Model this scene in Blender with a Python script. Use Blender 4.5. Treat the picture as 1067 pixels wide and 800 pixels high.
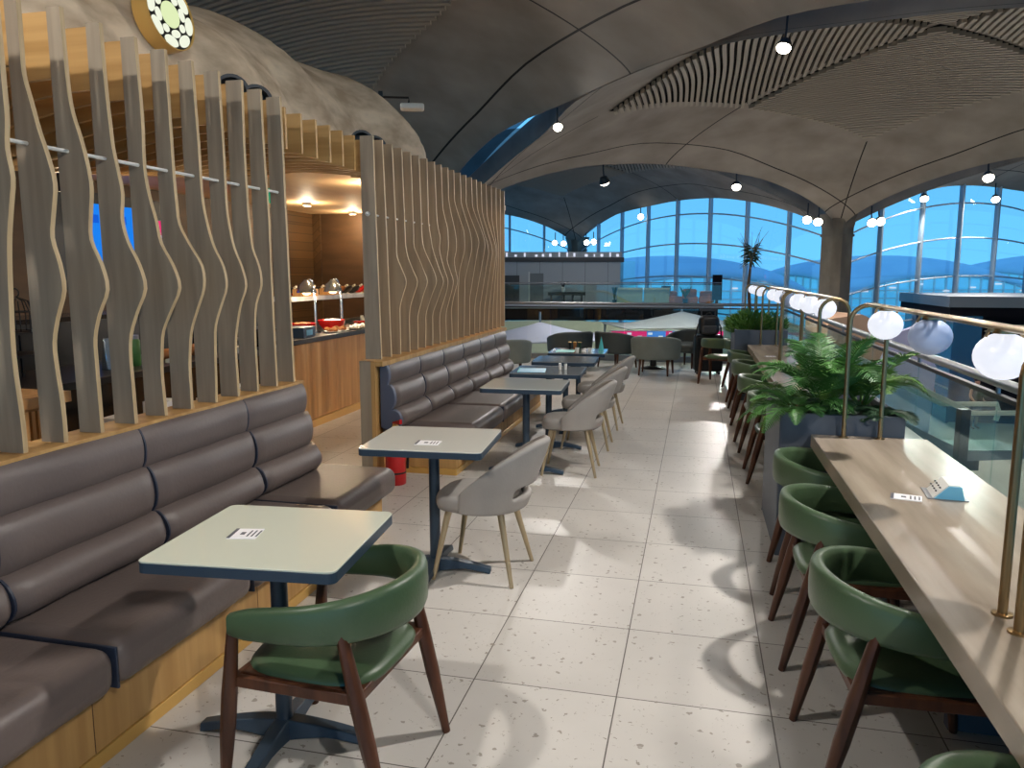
import bpy, bmesh, math, random
from mathutils import Vector, Matrix
random.seed(11)
for o in list(bpy.data.objects): bpy.data.objects.remove(o)
SC = bpy.context.scene
COL = SC.collection
PI = math.pi

# ---------------------------------------------------------------- camera
PITCH = math.atan(114/800); YAW = math.atan(193.5/math.hypot(800, 114)); EYE = 1.66
RT = Vector((math.cos(YAW), math.sin(YAW), 0)); FH = Vector((-math.sin(YAW), math.cos(YAW), 0))
FWD = FH*math.cos(PITCH) + Vector((0, 0, -math.sin(PITCH))); UPV = RT.cross(FWD)
cam = bpy.data.cameras.new('camera'); cam.sensor_fit = 'HORIZONTAL'; cam.sensor_width = 36; cam.lens = 36*800/1067
cam.clip_end = 600
co = bpy.data.objects.new('camera', cam); COL.objects.link(co)
M = Matrix((RT, UPV, -FWD)).transposed().to_4x4(); M.translation = (0, 0, EYE); co.matrix_world = M
SC.camera = co
def rf(r, fd, z=0.0):
    """a place given as metres to the right of and ahead of the viewer's station (the far buildings stand at this angle)"""
    v = RT*r + FH*fd; return Vector((v.x, v.y, z))

# ---------------------------------------------------------------- world, exposure
SKY_STRENGTH = 1.75
FLOOD_GAIN = .88
W = bpy.data.worlds.new('dusk'); SC.world = W; W.use_nodes = True
nt = W.node_tree; nt.nodes.clear()
wo = nt.nodes.new('ShaderNodeOutputWorld'); bg = nt.nodes.new('ShaderNodeBackground')
tc = nt.nodes.new('ShaderNodeTexCoord'); sx = nt.nodes.new('ShaderNodeSeparateXYZ')
rp = nt.nodes.new('ShaderNodeValToRGB'); rp.color_ramp.elements[0].position = 0.0
rp.color_ramp.elements[0].color = (.12, .41, .71, 1); rp.color_ramp.elements[1].position = 1.0
rp.color_ramp.elements[1].color = (.045, .14, .34, 1)
e = rp.color_ramp.elements.new(.35); e.color = (.085, .34, .72, 1)
ma = nt.nodes.new('ShaderNodeMapRange'); ma.inputs['From Min'].default_value = -1; ma.inputs['From Max'].default_value = .6
ma.inputs['To Min'].default_value = 1.15; ma.inputs['To Max'].default_value = 1.0
nt.links.new(tc.outputs['Generated'], sx.inputs[0]); nt.links.new(sx.outputs['Z'], rp.inputs[0])
nt.links.new(sx.outputs['Y'], ma.inputs['Value'])
mu = nt.nodes.new('ShaderNodeMath'); mu.operation = 'MULTIPLY'; mu.inputs[1].default_value = SKY_STRENGTH
nt.links.new(ma.outputs[0], mu.inputs[0]); nt.links.new(mu.outputs[0], bg.inputs['Strength'])
nt.links.new(rp.outputs[0], bg.inputs['Color']); nt.links.new(bg.outputs[0], wo.inputs[0])
SC.view_settings.view_transform = 'Standard'; SC.view_settings.look = 'None'
SC.view_settings.gamma = 1; SC.view_settings.use_curve_mapping = False
SC.view_settings.exposure = 0.0

# ---------------------------------------------------------------- materials
def lin(c):
    return tuple((v/255/12.92 if v/255 <= .04045 else ((v/255+.055)/1.055)**2.4) for v in c) + (1,)
def mat(name, rgb, rough=.5, metal=0.0, rgb2=None, scale=(4, 4, 4), detail=4, bump=0.0, bscale=None, coat=0.0, spec=None,
        emit=None, estr=0.0, lo=.35, hi=.65, sheen=0.0):
    m = bpy.data.materials.new(name); m.use_nodes = True; n = m.node_tree; b = n.nodes['Principled BSDF']
    b.inputs['Base Color'].default_value = lin(rgb); b.inputs['Roughness'].default_value = rough
    b.inputs['Metallic'].default_value = metal
    if spec is not None: b.inputs['Specular IOR Level'].default_value = spec
    if coat: b.inputs['Coat Weight'].default_value = coat; b.inputs['Coat Roughness'].default_value = .08
    if emit: b.inputs['Emission Color'].default_value = lin(emit); b.inputs['Emission Strength'].default_value = estr
    t = n.nodes.new('ShaderNodeTexCoord')
    if rgb2:
        mp = n.nodes.new('ShaderNodeMapping'); mp.inputs['Scale'].default_value = scale
        nz = n.nodes.new('ShaderNodeTexNoise'); nz.inputs['Scale'].default_value = 1; nz.inputs['Detail'].default_value = detail
        cr = n.nodes.new('ShaderNodeValToRGB'); cr.color_ramp.elements[0].position = lo; cr.color_ramp.elements[1].position = hi
        cr.color_ramp.elements[0].color = lin(rgb); cr.color_ramp.elements[1].color = lin(rgb2)
        n.links.new(t.outputs['Object'], mp.inputs[0]); n.links.new(mp.outputs[0], nz.inputs['Vector'])
        n.links.new(nz.outputs['Fac'], cr.inputs[0]); n.links.new(cr.outputs[0], b.inputs['Base Color'])
    if bump:
        mp2 = n.nodes.new('ShaderNodeMapping'); mp2.inputs['Scale'].default_value = bscale or scale
        nz2 = n.nodes.new('ShaderNodeTexNoise'); nz2.inputs['Scale'].default_value = 1; nz2.inputs['Detail'].default_value = 5
        bp = n.nodes.new('ShaderNodeBump'); bp.inputs['Strength'].default_value = bump; bp.inputs['Distance'].default_value = .01
        n.links.new(t.outputs['Object'], mp2.inputs[0]); n.links.new(mp2.outputs[0], nz2.inputs['Vector'])
        n.links.new(nz2.outputs['Fac'], bp.inputs['Height']); n.links.new(bp.outputs[0], b.inputs['Normal'])
    return m
def glass_mat(name, tint, refl=.06, rough=.0):
    m = bpy.data.materials.new(name); m.use_nodes = True; n = m.node_tree; n.nodes.clear()
    o = n.nodes.new('ShaderNodeOutputMaterial'); tr = n.nodes.new('ShaderNodeBsdfTransparent'); gl = n.nodes.new('ShaderNodeBsdfGlossy')
    tr.inputs['Color'].default_value = (*tint, 1); gl.inputs['Roughness'].default_value = rough
    fr = n.nodes.new('ShaderNodeLayerWeight'); fr.inputs['Blend'].default_value = .25
    mr = n.nodes.new('ShaderNodeMapRange'); mr.inputs['To Min'].default_value = refl; mr.inputs['To Max'].default_value = .7
    mx = n.nodes.new('ShaderNodeMixShader')
    n.links.new(fr.outputs['Facing'], mr.inputs['Value'])
    pw = n.nodes.new('ShaderNodeMath'); pw.operation = 'POWER'; pw.inputs[1].default_value = 3
    n.links.new(fr.outputs['Facing'], pw.inputs[0]); n.links.new(pw.outputs[0], mr.inputs['Value'])
    n.links.new(mr.outputs[0], mx.inputs[0]); n.links.new(tr.outputs[0], mx.inputs[1]); n.links.new(gl.outputs[0], mx.inputs[2])
    n.links.new(mx.outputs[0], o.inputs[0]); return m
def emit_mat(name, rgb, s):
    m = bpy.data.materials.new(name); m.use_nodes = True; n = m.node_tree; n.nodes.clear()
    o = n.nodes.new('ShaderNodeOutputMaterial'); em = n.nodes.new('ShaderNodeEmission')
    em.inputs[0].default_value = lin(rgb); em.inputs[1].default_value = s; n.links.new(em.outputs[0], o.inputs[0]); return m

def floor_material():
    m = bpy.data.materials.new('terrazzo tile'); m.use_nodes = True; n = m.node_tree; b = n.nodes['Principled BSDF']; L = n.links.new
    t = n.nodes.new('ShaderNodeTexCoord'); mp = n.nodes.new('ShaderNodeMapping')
    mp.inputs['Location'].default_value = (.846+.587*40, -2.862+.605*80, 0)
    L(t.outputs['Object'], mp.inputs[0])
    br = n.nodes.new('ShaderNodeTexBrick'); br.offset = 0; br.squash = 1
    for k, v in (('Scale', 1), ('Mortar Size', .0028), ('Mortar Smooth', .1), ('Bias', 0), ('Brick Width', .587), ('Row Height', .605)): br.inputs[k].default_value = v
    br.inputs['Color1'].default_value = lin((206, 201, 195)); br.inputs['Color2'].default_value = lin((198, 193, 187))
    br.inputs['Mortar'].default_value = lin((98, 92, 86)); L(mp.outputs[0], br.inputs['Vector'])
    # stone clouds
    nz = n.nodes.new('ShaderNodeTexNoise'); nz.inputs['Scale'].default_value = 1.6; nz.inputs['Detail'].default_value = 6
    L(t.outputs['Object'], nz.inputs['Vector'])
    mr = n.nodes.new('ShaderNodeMapRange'); mr.inputs['From Min'].default_value = .3; mr.inputs['From Max'].default_value = .7
    mr.inputs['To Min'].default_value = .93; mr.inputs['To Max'].default_value = 1.05; L(nz.outputs['Fac'], mr.inputs['Value'])
    mm = n.nodes.new('ShaderNodeMix'); mm.data_type = 'RGBA'; mm.blend_type = 'MULTIPLY'; mm.inputs['Factor'].default_value = 1
    L(br.outputs['Color'], mm.inputs['A']); L(mr.outputs[0], mm.inputs['B'])
    # chips
    prev = mm.outputs['Result']
    for sc, thr, col in ((24, .24, (140, 131, 120)), (55, .22, (150, 141, 130))):
        wz = n.nodes.new('ShaderNodeTexNoise'); wz.inputs['Scale'].default_value = sc*1.6; wz.inputs['Detail'].default_value = 1
        L(t.outputs['Object'], wz.inputs['Vector'])
        vm = n.nodes.new('ShaderNodeVectorMath'); vm.operation = 'MULTIPLY_ADD'; vm.inputs[1].default_value = (.035, .035, 0)
        L(wz.outputs['Color'], vm.inputs[0]); L(t.outputs['Object'], vm.inputs[2])
        vo = n.nodes.new('ShaderNodeTexVoronoi'); vo.voronoi_dimensions = '2D'; vo.inputs['Scale'].default_value = sc; L(vm.outputs[0], vo.inputs['Vector'])
        se = n.nodes.new('ShaderNodeSeparateXYZ'); L(vo.outputs['Color'], se.inputs[0])
        m1 = n.nodes.new('ShaderNodeMapRange'); m1.inputs['From Min'].default_value = .80; m1.inputs['From Max'].default_value = 1
        m1.inputs['To Min'].default_value = 0; m1.inputs['To Max'].default_value = thr; L(se.outputs['X'], m1.inputs['Value'])
        cmp = n.nodes.new('ShaderNodeMath'); cmp.operation = 'LESS_THAN'; L(vo.outputs['Distance'], cmp.inputs[0]); L(m1.outputs[0], cmp.inputs[1])
        mx = n.nodes.new('ShaderNodeMix'); mx.data_type = 'RGBA'; mx.inputs['B'].default_value = lin(col)
        sc2 = n.nodes.new('ShaderNodeMath'); sc2.operation = 'MULTIPLY'; sc2.inputs[1].default_value = .8; L(cmp.outputs[0], sc2.inputs[0])
        L(sc2.outputs[0], mx.inputs['Factor']); L(prev, mx.inputs['A']); prev = mx.outputs['Result']
    L(prev, b.inputs['Base Color']); b.inputs['Roughness'].default_value = .36; b.inputs['Specular IOR Level'].default_value = .24
    return m

def shell_material():
    """board-marked concrete; UV is in metres from the shell centre, grooves run parallel to the edges and out to the columns"""
    m = bpy.data.materials.new('shell concrete'); m.use_nodes = True; n = m.node_tree; b = n.nodes['Principled BSDF']; L = n.links.new
    t = n.nodes.new('ShaderNodeTexCoord'); u = n.nodes.new('ShaderNodeUVMap'); s = n.nodes.new('ShaderNodeSeparateXYZ'); L(u.outputs[0], s.inputs[0])
    def mth(op, a, bb=None):
        x = n.nodes.new('ShaderNodeMath'); x.operation = op
        for i, v in enumerate((a, bb)):
            if v is None: continue
            if isinstance(v, (int, float)): x.inputs[i].default_value = v
            else: L(v, x.inputs[i])
        return x.outputs[0]
    au = mth('ABSOLUTE', s.outputs['X']); av = mth('ABSOLUTE', s.outputs['Y'])
    HU, HV, G = 15.3505/2, 19.2521/2, 1.05
    cu = mth('MULTIPLY', mth('LESS_THAN', au, .022), mth('GREATER_THAN', mth('DIVIDE', av, HV), .63))
    cv = mth('MULTIPLY', mth('LESS_THAN', av, .022), mth('GREATER_THAN', mth('DIVIDE', au, HU), .63))
    l1 = mth('LESS_THAN', mth('ABSOLUTE', mth('SUBTRACT', au, HU-G)), .022)
    l2 = mth('LESS_THAN', mth('ABSOLUTE', mth('SUBTRACT', av, HV-G)), .022)
    dd = mth('LESS_THAN', mth('ABSOLUTE', mth('SUBTRACT', mth('DIVIDE', au, HU), mth('DIVIDE', av, HV))), .0032)
    far = mth('GREATER_THAN', mth('DIVIDE', au, HU), .62)
    dd = mth('MULTIPLY', dd, far)
    ln = mth('MAXIMUM', mth('MAXIMUM', mth('MAXIMUM', l1, l2), dd), mth('MAXIMUM', cu, cv))
    nz = n.nodes.new('ShaderNodeTexNoise'); nz.inputs['Scale'].default_value = .8; nz.inputs['Detail'].default_value = 7; L(t.outputs['Object'], nz.inputs['Vector'])
    cr = n.nodes.new('ShaderNodeValToRGB'); cr.color_ramp.elements[0].position = .3; cr.color_ramp.elements[1].position = .72
    cr.color_ramp.elements[0].color = lin((138, 128, 115)); cr.color_ramp.elements[1].color = lin((170, 159, 145)); L(nz.outputs['Fac'], cr.inputs[0])
    mx = n.nodes.new('ShaderNodeMix'); mx.data_type = 'RGBA'; mx.inputs['B'].default_value = lin((38, 33, 28))
    L(ln, mx.inputs['Factor']); L(cr.outputs[0], mx.inputs['A']); L(mx.outputs['Result'], b.inputs['Base Color'])
    b.inputs['Roughness'].default_value = .75; b.inputs['Specular IOR Level'].default_value = .25
    return m

MT = {}
MT['floor'] = floor_material()
MT['shell'] = shell_material()
MT['batten'] = mat('shell batten', (172, 160, 142), .7, spec=.2)
MT['void'] = mat('dark void lining', (36, 32, 28), .9, spec=.1)  # near-black sheet: shade of the recess behind the battens put into colour
MT['concrete'] = mat('column concrete', (106, 98, 86), .75, rgb2=(134, 125, 110), scale=(1.5, 1.5, .8), detail=7, spec=.25)
MT['slat'] = mat('stained slat wood', (148, 135, 118), .55, rgb2=(168, 154, 134), scale=(22, 22, 1.6), detail=3, spec=.3)
MT['ply'] = mat('plywood edge', (204, 178, 138), .5, rgb2=(184, 158, 118), scale=(3, 60, 3), spec=.3)
MT['oak'] = mat('oak veneer', (200, 158, 100), .5, rgb2=(176, 134, 80), scale=(14, 14, .7), detail=4, spec=.3)
MT['soffit'] = mat('soffit veneer', (236, 198, 150), .6, rgb2=(226, 186, 138), scale=(6, .8, 6))
MT['oakrib'] = mat('oak rib', (208, 160, 100), .5, rgb2=(182, 134, 78), scale=(20, 20, 1.2), detail=3)
MT['oakfront'] = mat('oak counter front', (214, 168, 108), .5, rgb2=(188, 142, 84), scale=(14, 14, .7), detail=4, spec=.3)
MT['amber'] = mat('amber canopy wood', (202, 162, 104), .5, rgb2=(180, 140, 84), scale=(1, 18, 18), detail=3)
MT['darkwood'] = mat('dark canopy wood', (92, 60, 30), .6, rgb2=(70, 44, 22), scale=(2, 16, 16))
MT['gold'] = mat('brushed gold strip', (222, 178, 100), .35, .35)
MT['leather'] = mat('taupe leather', (104, 92, 88), .42, rgb2=(112, 99, 94), scale=(2, 2, 2), bump=.12, bscale=(60, 60, 60), spec=.45)
MT['piping'] = mat('navy piping', (40, 48, 66), .5)
MT['endpad'] = mat('blue grey end pad', (84, 92, 112), .5)
MT['green'] = mat('green leather', (68, 89, 62), .38, rgb2=(74, 96, 68), scale=(3, 3, 3), bump=.08, bscale=(90, 90, 90), spec=.5)
MT['walnut'] = mat('walnut', (92, 54, 34), .42, rgb2=(66, 36, 22), scale=(24, 24, 3), detail=3, spec=.4)
MT['glasstop'] = mat('pale glass top', (214, 217, 200), .08, coat=.6, spec=.55)
MT['greytop'] = mat('grey glass top', (140, 140, 138), .08, coat=.6, spec=.55)  # same glass as the near table, dim reflection put into the colour
MT['palegreytop'] = mat('pale grey glass top', (212, 212, 204), .08, coat=.5, spec=.5)  # lighter copy of that glass for the better lit tables
MT['slate'] = mat('slate blue metal', (58, 74, 90), .38, .3)
MT['taupe'] = mat('taupe upholstery', (164, 158, 152), .55, bump=.1, bscale=(80, 80, 80), rgb2=(154, 148, 142), scale=(4, 4, 4))
MT['champ'] = mat('champagne leg', (178, 160, 128), .38, .35)
MT['stone'] = mat('travertine', (180, 166, 148), .27, rgb2=(142, 128, 112), scale=(9, .9, 3), detail=6, coat=.08, spec=.4, lo=.3, hi=.72)
MT['brass'] = mat('aged brass', (160, 136, 100), .3, 1.0)
MT['globe'] = mat('lit opal globe', (150, 152, 160), .25, emit=(240, 244, 255), estr=.86)
MT['globeoff'] = mat('unlit opal globe', (186, 204, 240), .45)
MT['planter'] = mat('blue grey planter', (92, 100, 112), .5, rgb2=(86, 94, 106), scale=(3, 3, 3))
MT['soil'] = mat('soil', (44, 34, 26), .95)
MT['leaf'] = mat('palm leaf', (78, 128, 58), .45, rgb2=(52, 98, 44), scale=(6, 6, 6), spec=.4)
MT['leafd'] = mat('dark leaf', (40, 72, 44), .45, rgb2=(30, 56, 34), scale=(8, 8, 8))
MT['leafy'] = mat('yellow green leaf', (104, 140, 58), .5, rgb2=(70, 112, 48), scale=(8, 8, 8))
MT['bark'] = mat('bark', (112, 88, 66), .8)
MT['steel'] = mat('brushed steel', (150, 152, 156), .42, 1.0)
MT['chrome'] = mat('chrome', (176, 192, 206), .16, .85)
MT['railglass'] = glass_mat('balustrade glass', (.86, .95, .92), .05)
MT['windowglass'] = glass_mat('facade glass', (.80, .93, .98), .10)
MT['skyglass'] = glass_mat('skylight glass', (.17, .18, .20), .05)
MT['clearglass'] = glass_mat('clear glass', (.9, .93, .93), .10)
MT['mullion'] = mat('mullion', (168, 184, 196), .5)
MT['fascia'] = mat('fascia', (112, 122, 134), .6)
MT['white'] = mat('white paint', (226, 224, 218), .5)
MT['ledgewhite'] = mat('pale ledge', (188, 198, 192), .45)
MT['paper'] = mat('white card', (236, 234, 236), .6)
MT['black'] = mat('black', (18, 18, 20), .4)
MT['blackgloss'] = mat('black gloss', (20, 19, 21), .18, coat=.3)
MT['darkgrey'] = mat('dark grey', (52, 54, 58), .5)
MT['midgrey'] = mat('mid grey', (120, 122, 124), .5)
MT['printgrey'] = mat('grey print', (84, 84, 92), .6)
MT['red'] = mat('signal red', (196, 22, 28), .3, coat=.4)
MT['redbowl'] = mat('red enamel', (200, 30, 26), .25, coat=.4)
MT['clay'] = mat('clay plaster', (226, 205, 176), .85, rgb2=(180, 157, 130), scale=(3, 3, 7), detail=8, bump=.5, bscale=(5, 5, 8), spec=.15)
MT['brownwall'] = mat('brown wall', (92, 66, 40), .6, rgb2=(74, 52, 30), scale=(1.2, 1.2, 6), detail=5)
MT['lounge'] = mat('grey green upholstery', (118, 128, 126), .6, bump=.1, bscale=(90, 90, 90), rgb2=(108, 118, 116), scale=(4, 4, 4))
MT['loungedark'] = mat('charcoal upholstery', (70, 80, 82), .6, rgb2=(62, 71, 74), scale=(4, 4, 4))
MT['turq'] = mat('turquoise paper', (88, 206, 206), .5)
MT['skyblue'] = mat('light blue paper', (118, 192, 224), .45)
MT['bread'] = mat('bread crust', (176, 112, 54), .7, rgb2=(140, 82, 36), scale=(20, 20, 20))
MT['lowfloor'] = mat('lower hall floor', (206, 200, 190), .18, rgb2=(194, 188, 178), scale=(.5, .5, .5), spec=.5)
MT['ground'] = mat('apron ground', (92, 112, 128), .8)
MT['canopy'] = mat('white tent fabric', (190, 184, 190), .6)
MT['lavender'] = mat('lavender tent fabric', (182, 174, 200), .6)
MT['cream'] = mat('cream wall', (214, 208, 184), .6)
MT['kiosk'] = mat('grey kiosk panel', (176, 178, 182), .5)
MT['orange'] = mat('orange upholstery', (214, 104, 30), .6)
MT['beige'] = mat('beige screen', (186, 180, 152), .7)
MT['navyglass'] = mat('dark blue glazing', (26, 62, 96), .12, coat=.4)
MT['shopblack'] = mat('shop black', (24, 22, 26), .9, spec=.1)
MT['skin'] = mat('skin', (186, 132, 106), .55)
MT['hair'] = mat('hair', (32, 24, 20), .6)
MT['tan'] = mat('tan panel', (196, 156, 124), .6)
MT['marble'] = mat('white marble', (232, 230, 226), .2, rgb2=(206, 204, 202), scale=(6, 6, 6), detail=8)
MT['scr_blue'] = emit_mat('screen blue', (30, 130, 240), 1.0)
MT['scr_blue2'] = emit_mat('screen deep blue', (22, 92, 214), 1.0)
MT['scr_pink'] = emit_mat('screen pink', (236, 50, 120), 1.0)
MT['scr_lb'] = emit_mat('screen light blue', (80, 140, 226), 1.0)
MT['scr_white'] = emit_mat('screen white', (226, 232, 250), 1.0)
MT['scr_green'] = emit_mat('exit green', (28, 156, 110), .9)
MT['lens'] = emit_mat('flood lens', (255, 244, 224), 14)
MT['warmlens'] = emit_mat('warm lens', (255, 226, 176), 6)
MT['cell'] = emit_mat('lit medallion cell', (244, 248, 226), 1.0)
MT['cell2'] = emit_mat('lit medallion centre', (226, 240, 186), 1.0)
# ---------------------------------------------------------------- mesh building
class MB:
    def __init__(s): s.v = []; s.f = []; s.mi = []; s.cur = 0; s.uv = None
    def use(s, i): s.cur = i; return s
    def add(s, vs, fs):
        o = len(s.v); s.v += [tuple(p) for p in vs]
        for f in fs: s.f.append(tuple(o+i for i in f)); s.mi.append(s.cur)
        return s
    def box(s, x0, x1, y0, y1, z0, z1):
        return s.add([(x0, y0, z0), (x1, y0, z0), (x1, y1, z0), (x0, y1, z0), (x0, y0, z1), (x1, y0, z1), (x1, y1, z1), (x0, y1, z1)],
                     [(0, 3, 2, 1), (4, 5, 6, 7), (0, 1, 5, 4), (1, 2, 6, 5), (2, 3, 7, 6), (3, 0, 4, 7)])
    def hexa(s, lo, hi):
        """lo, hi: four points each, same order"""
        return s.add(list(lo)+list(hi), [(3, 2, 1, 0), (4, 5, 6, 7), (0, 1, 5, 4), (1, 2, 6, 5), (2, 3, 7, 6), (3, 0, 4, 7)])
    def tube(s, path, r, n=8, closed=False, caps=True, sx=1.0):
        P = [Vector(p) for p in path]; N = len(P); rs = r if isinstance(r, (list, tuple)) else [r]*N
        rings = []; prev = None
        for i in range(N):
            a = P[(i-1) % N] if (closed or i > 0) else P[i]; b = P[(i+1) % N] if (closed or i < N-1) else P[i]
            t = (b-a).normalized()
            if prev is None:
                up = Vector((0, 0, 1)) if abs(t.z) < .9 else Vector((1, 0, 0)); u = t.cross(up).normalized()
            else:
                u = prev-t*prev.dot(t); u = u.normalized() if u.length > 1e-6 else t.orthogonal().normalized()
            prev = u; w = t.cross(u)
            rings.append([P[i]+(u*math.cos(2*PI*k/n)*sx+w*math.sin(2*PI*k/n))*rs[i] for k in range(n)])
        vs = [p for rg in rings for p in rg]; fs = []
        for i in range(N if closed else N-1):
            j = (i+1) % N
            for k in range(n): fs.append((i*n+k, i*n+(k+1) % n, j*n+(k+1) % n, j*n+k))
        if caps and not closed: fs += [tuple(range(n-1, -1, -1)), tuple((N-1)*n+k for k in range(n))]
        return s.add(vs, fs)
    def prism(s, poly, axis, a, b):
        """extrude a 2D outline along an axis; for 'y' the outline is (x,z), 'x' (y,z), 'z' (x,y)"""
        def m(p, h): return {'y': (p[0], h, p[1]), 'x': (h, p[0], p[1]), 'z': (p[0], p[1], h)}[axis]
        n = len(poly); vs = [m(p, a) for p in poly]+[m(p, b) for p in poly]
        fs = [tuple(range(n)), tuple(range(2*n-1, n-1, -1))]+[(i, i+n, (i+1) % n+n, (i+1) % n) for i in range(n)]
        return s.add(vs, fs)
    def lathe(s, prof, c=(0, 0, 0), n=20, axis=None):
        """prof: (r,z) pairs"""
        vs = []; fs = []; m = len(prof)
        for k in range(n):
            a = 2*PI*k/n
            for r, z in prof: vs.append((r*math.cos(a), r*math.sin(a), z))
        for k in range(n):
            j = (k+1) % n
            for i in range(m-1): fs.append((k*m+i, j*m+i, j*m+i+1, k*m+i+1))
        if prof[0][0] > 1e-5: fs.append(tuple(k*m for k in range(n-1, -1, -1)))
        if prof[-1][0] > 1e-5: fs.append(tuple(k*m+m-1 for k in range(n)))
        if axis is not None:
            q = Vector((0, 0, 1)).rotation_difference(Vector(axis)); vs = [q @ Vector(p) for p in vs]
        return s.add([(p[0]+c[0], p[1]+c[1], p[2]+c[2]) for p in vs], fs)
    def ell(s, c, rx, ry, rz, n=14, m=8):
        vs = []; fs = []
        for i in range(m+1):
            t = -PI/2+PI*i/m
            for k in range(n):
                a = 2*PI*k/n; vs.append((c[0]+rx*math.cos(t)*math.cos(a), c[1]+ry*math.cos(t)*math.sin(a), c[2]+rz*math.sin(t)))
        for i in range(m):
            for k in range(n): fs.append((i*n+k, i*n+(k+1) % n, (i+1)*n+(k+1) % n, (i+1)*n+k))
        return s.add(vs, fs)
    def build(s, name, mats, parent=None, smooth=False, bevel=0, seg=2, sub=0, weld=False, angle=40):
        me = bpy.data.meshes.new(name); me.from_pydata(s.v, [], s.f)
        mats = mats if isinstance(mats, (list, tuple)) else [mats]
        for q in mats: me.materials.append(MT[q] if isinstance(q, str) else q)
        me.polygons.foreach_set('material_index', s.mi)
        bm = bmesh.new(); bm.from_mesh(me)
        bmesh.ops.remove_doubles(bm, verts=bm.verts, dist=1e-5)
        bmesh.ops.recalc_face_normals(bm, faces=bm.faces); bm.to_mesh(me); bm.free()
        if smooth:
            me.polygons.foreach_set('use_smooth', [True]*len(me.polygons))
            if angle: me.set_sharp_from_angle(angle=math.radians(angle))
        o = bpy.data.objects.new(name, me); COL.objects.link(o)
        if parent: o.parent = parent
        if bevel:
            b = o.modifiers.new('bevel', 'BEVEL'); b.width = bevel; b.segments = seg; b.limit_method = 'ANGLE'; b.angle_limit = math.radians(35)
            if not smooth:
                me.polygons.foreach_set('use_smooth', [True]*len(me.polygons)); me.set_sharp_from_angle(angle=math.radians(35))
                b.harden_normals = False
        if sub:
            q = o.modifiers.new('sub', 'SUBSURF'); q.levels = sub; q.render_levels = sub
        return o

def tag(o, label, cat=None, group=None, kind=None):
    if label: o['label'] = label
    if cat: o['category'] = cat
    if group: o['group'] = group
    if kind: o['kind'] = kind
    return o
def thing(name, label, cat, loc=(0, 0, 0), rz=0.0, group=None, kind=None):
    o = bpy.data.objects.new(name, None); COL.objects.link(o); o.empty_display_size = .1
    o.location = loc; o.rotation_euler = (0, 0, rz); return tag(o, label, cat, group, kind)
def struct(o, label=None): return tag(o, label, kind='structure')
def kids(o): return [c for c in bpy.data.objects if c.parent == o]
def dup(root, loc, rz=None, label=None, group=None):
    r = root.copy(); COL.objects.link(r); r.location = loc
    if rz is not None: r.rotation_euler = (0, 0, rz)
    if label: r['label'] = label
    if group: r['group'] = group
    def rec(a, b):
        for ch in kids(a):
            c = ch.copy(); COL.objects.link(c); c.parent = b; rec(ch, c)
    rec(root, r); return r
def arc(c, r, a0, a1, n, plane='xz'):
    out = []
    for i in range(n+1):
        a = a0+(a1-a0)*i/n; p, q = r*math.cos(a), r*math.sin(a)
        out.append((c[0]+p, c[1], c[2]+q) if plane == 'xz' else ((c[0]+p, c[1]+q, c[2]) if plane == 'xy' else (c[0], c[1]+p, c[2]+q)))
    return out
def catmull(ys, k):
    out = []; n = len(ys)
    for i in range(n-1):
        p0, p1, p2, p3 = ys[max(i-1, 0)], ys[i], ys[i+1], ys[min(i+2, n-1)]
        for j in range(k):
            t = j/k
            out.append(.5*((2*p1)+(-p0+p2)*t+(2*p0-5*p1+4*p2-p3)*t*t+(-p0+3*p1-3*p2+p3)*t**3))
    out.append(ys[-1]); return out

# ---------------------------------------------------------------- ceiling shells
S1, S2 = 15.3505, 19.2521
ZS, RV, RU, RC, QN, QM, GAP = 3.213, 1.9501, 2.0104, -.1865, 2.0511, .8071, .3964
E1 = (RT*math.cos(.4108)+FH*math.sin(.4108)); E2 = (RT*math.sin(.4395)-FH*math.cos(.4395))
K2 = rf(12.0772, 29.0034); K1 = K2-E1*S1; K3 = K2-E2*S2
def qf(t): return max(0.0, 1-abs(t)**QN)**QM
def leaf(t):
    k = min(1, max(0, (abs(t)-.16)/.34)); return .02+.52*k*k*(3-2*k)*(1-abs(t)**8)
def shell_pt(u, v, dz=0.0):
    """u, v in -1..1 from the shell centre, edges drawn in from the grid lines by the leaf-shaped gaps"""
    x = u*(S1/2-leaf(v)*abs(u)); y = v*(S2/2-leaf(u)*abs(v))
    p = E1*x+E2*y; return Vector((p.x, p.y, ZS+RU*qf(u)+RV*qf(v)+RC*qf(u)*qf(v)+dz)), (x, y)
def tgrid(n):
    return [math.sin(PI/2*(-1+2*i/n)) for i in range(n+1)]
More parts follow.
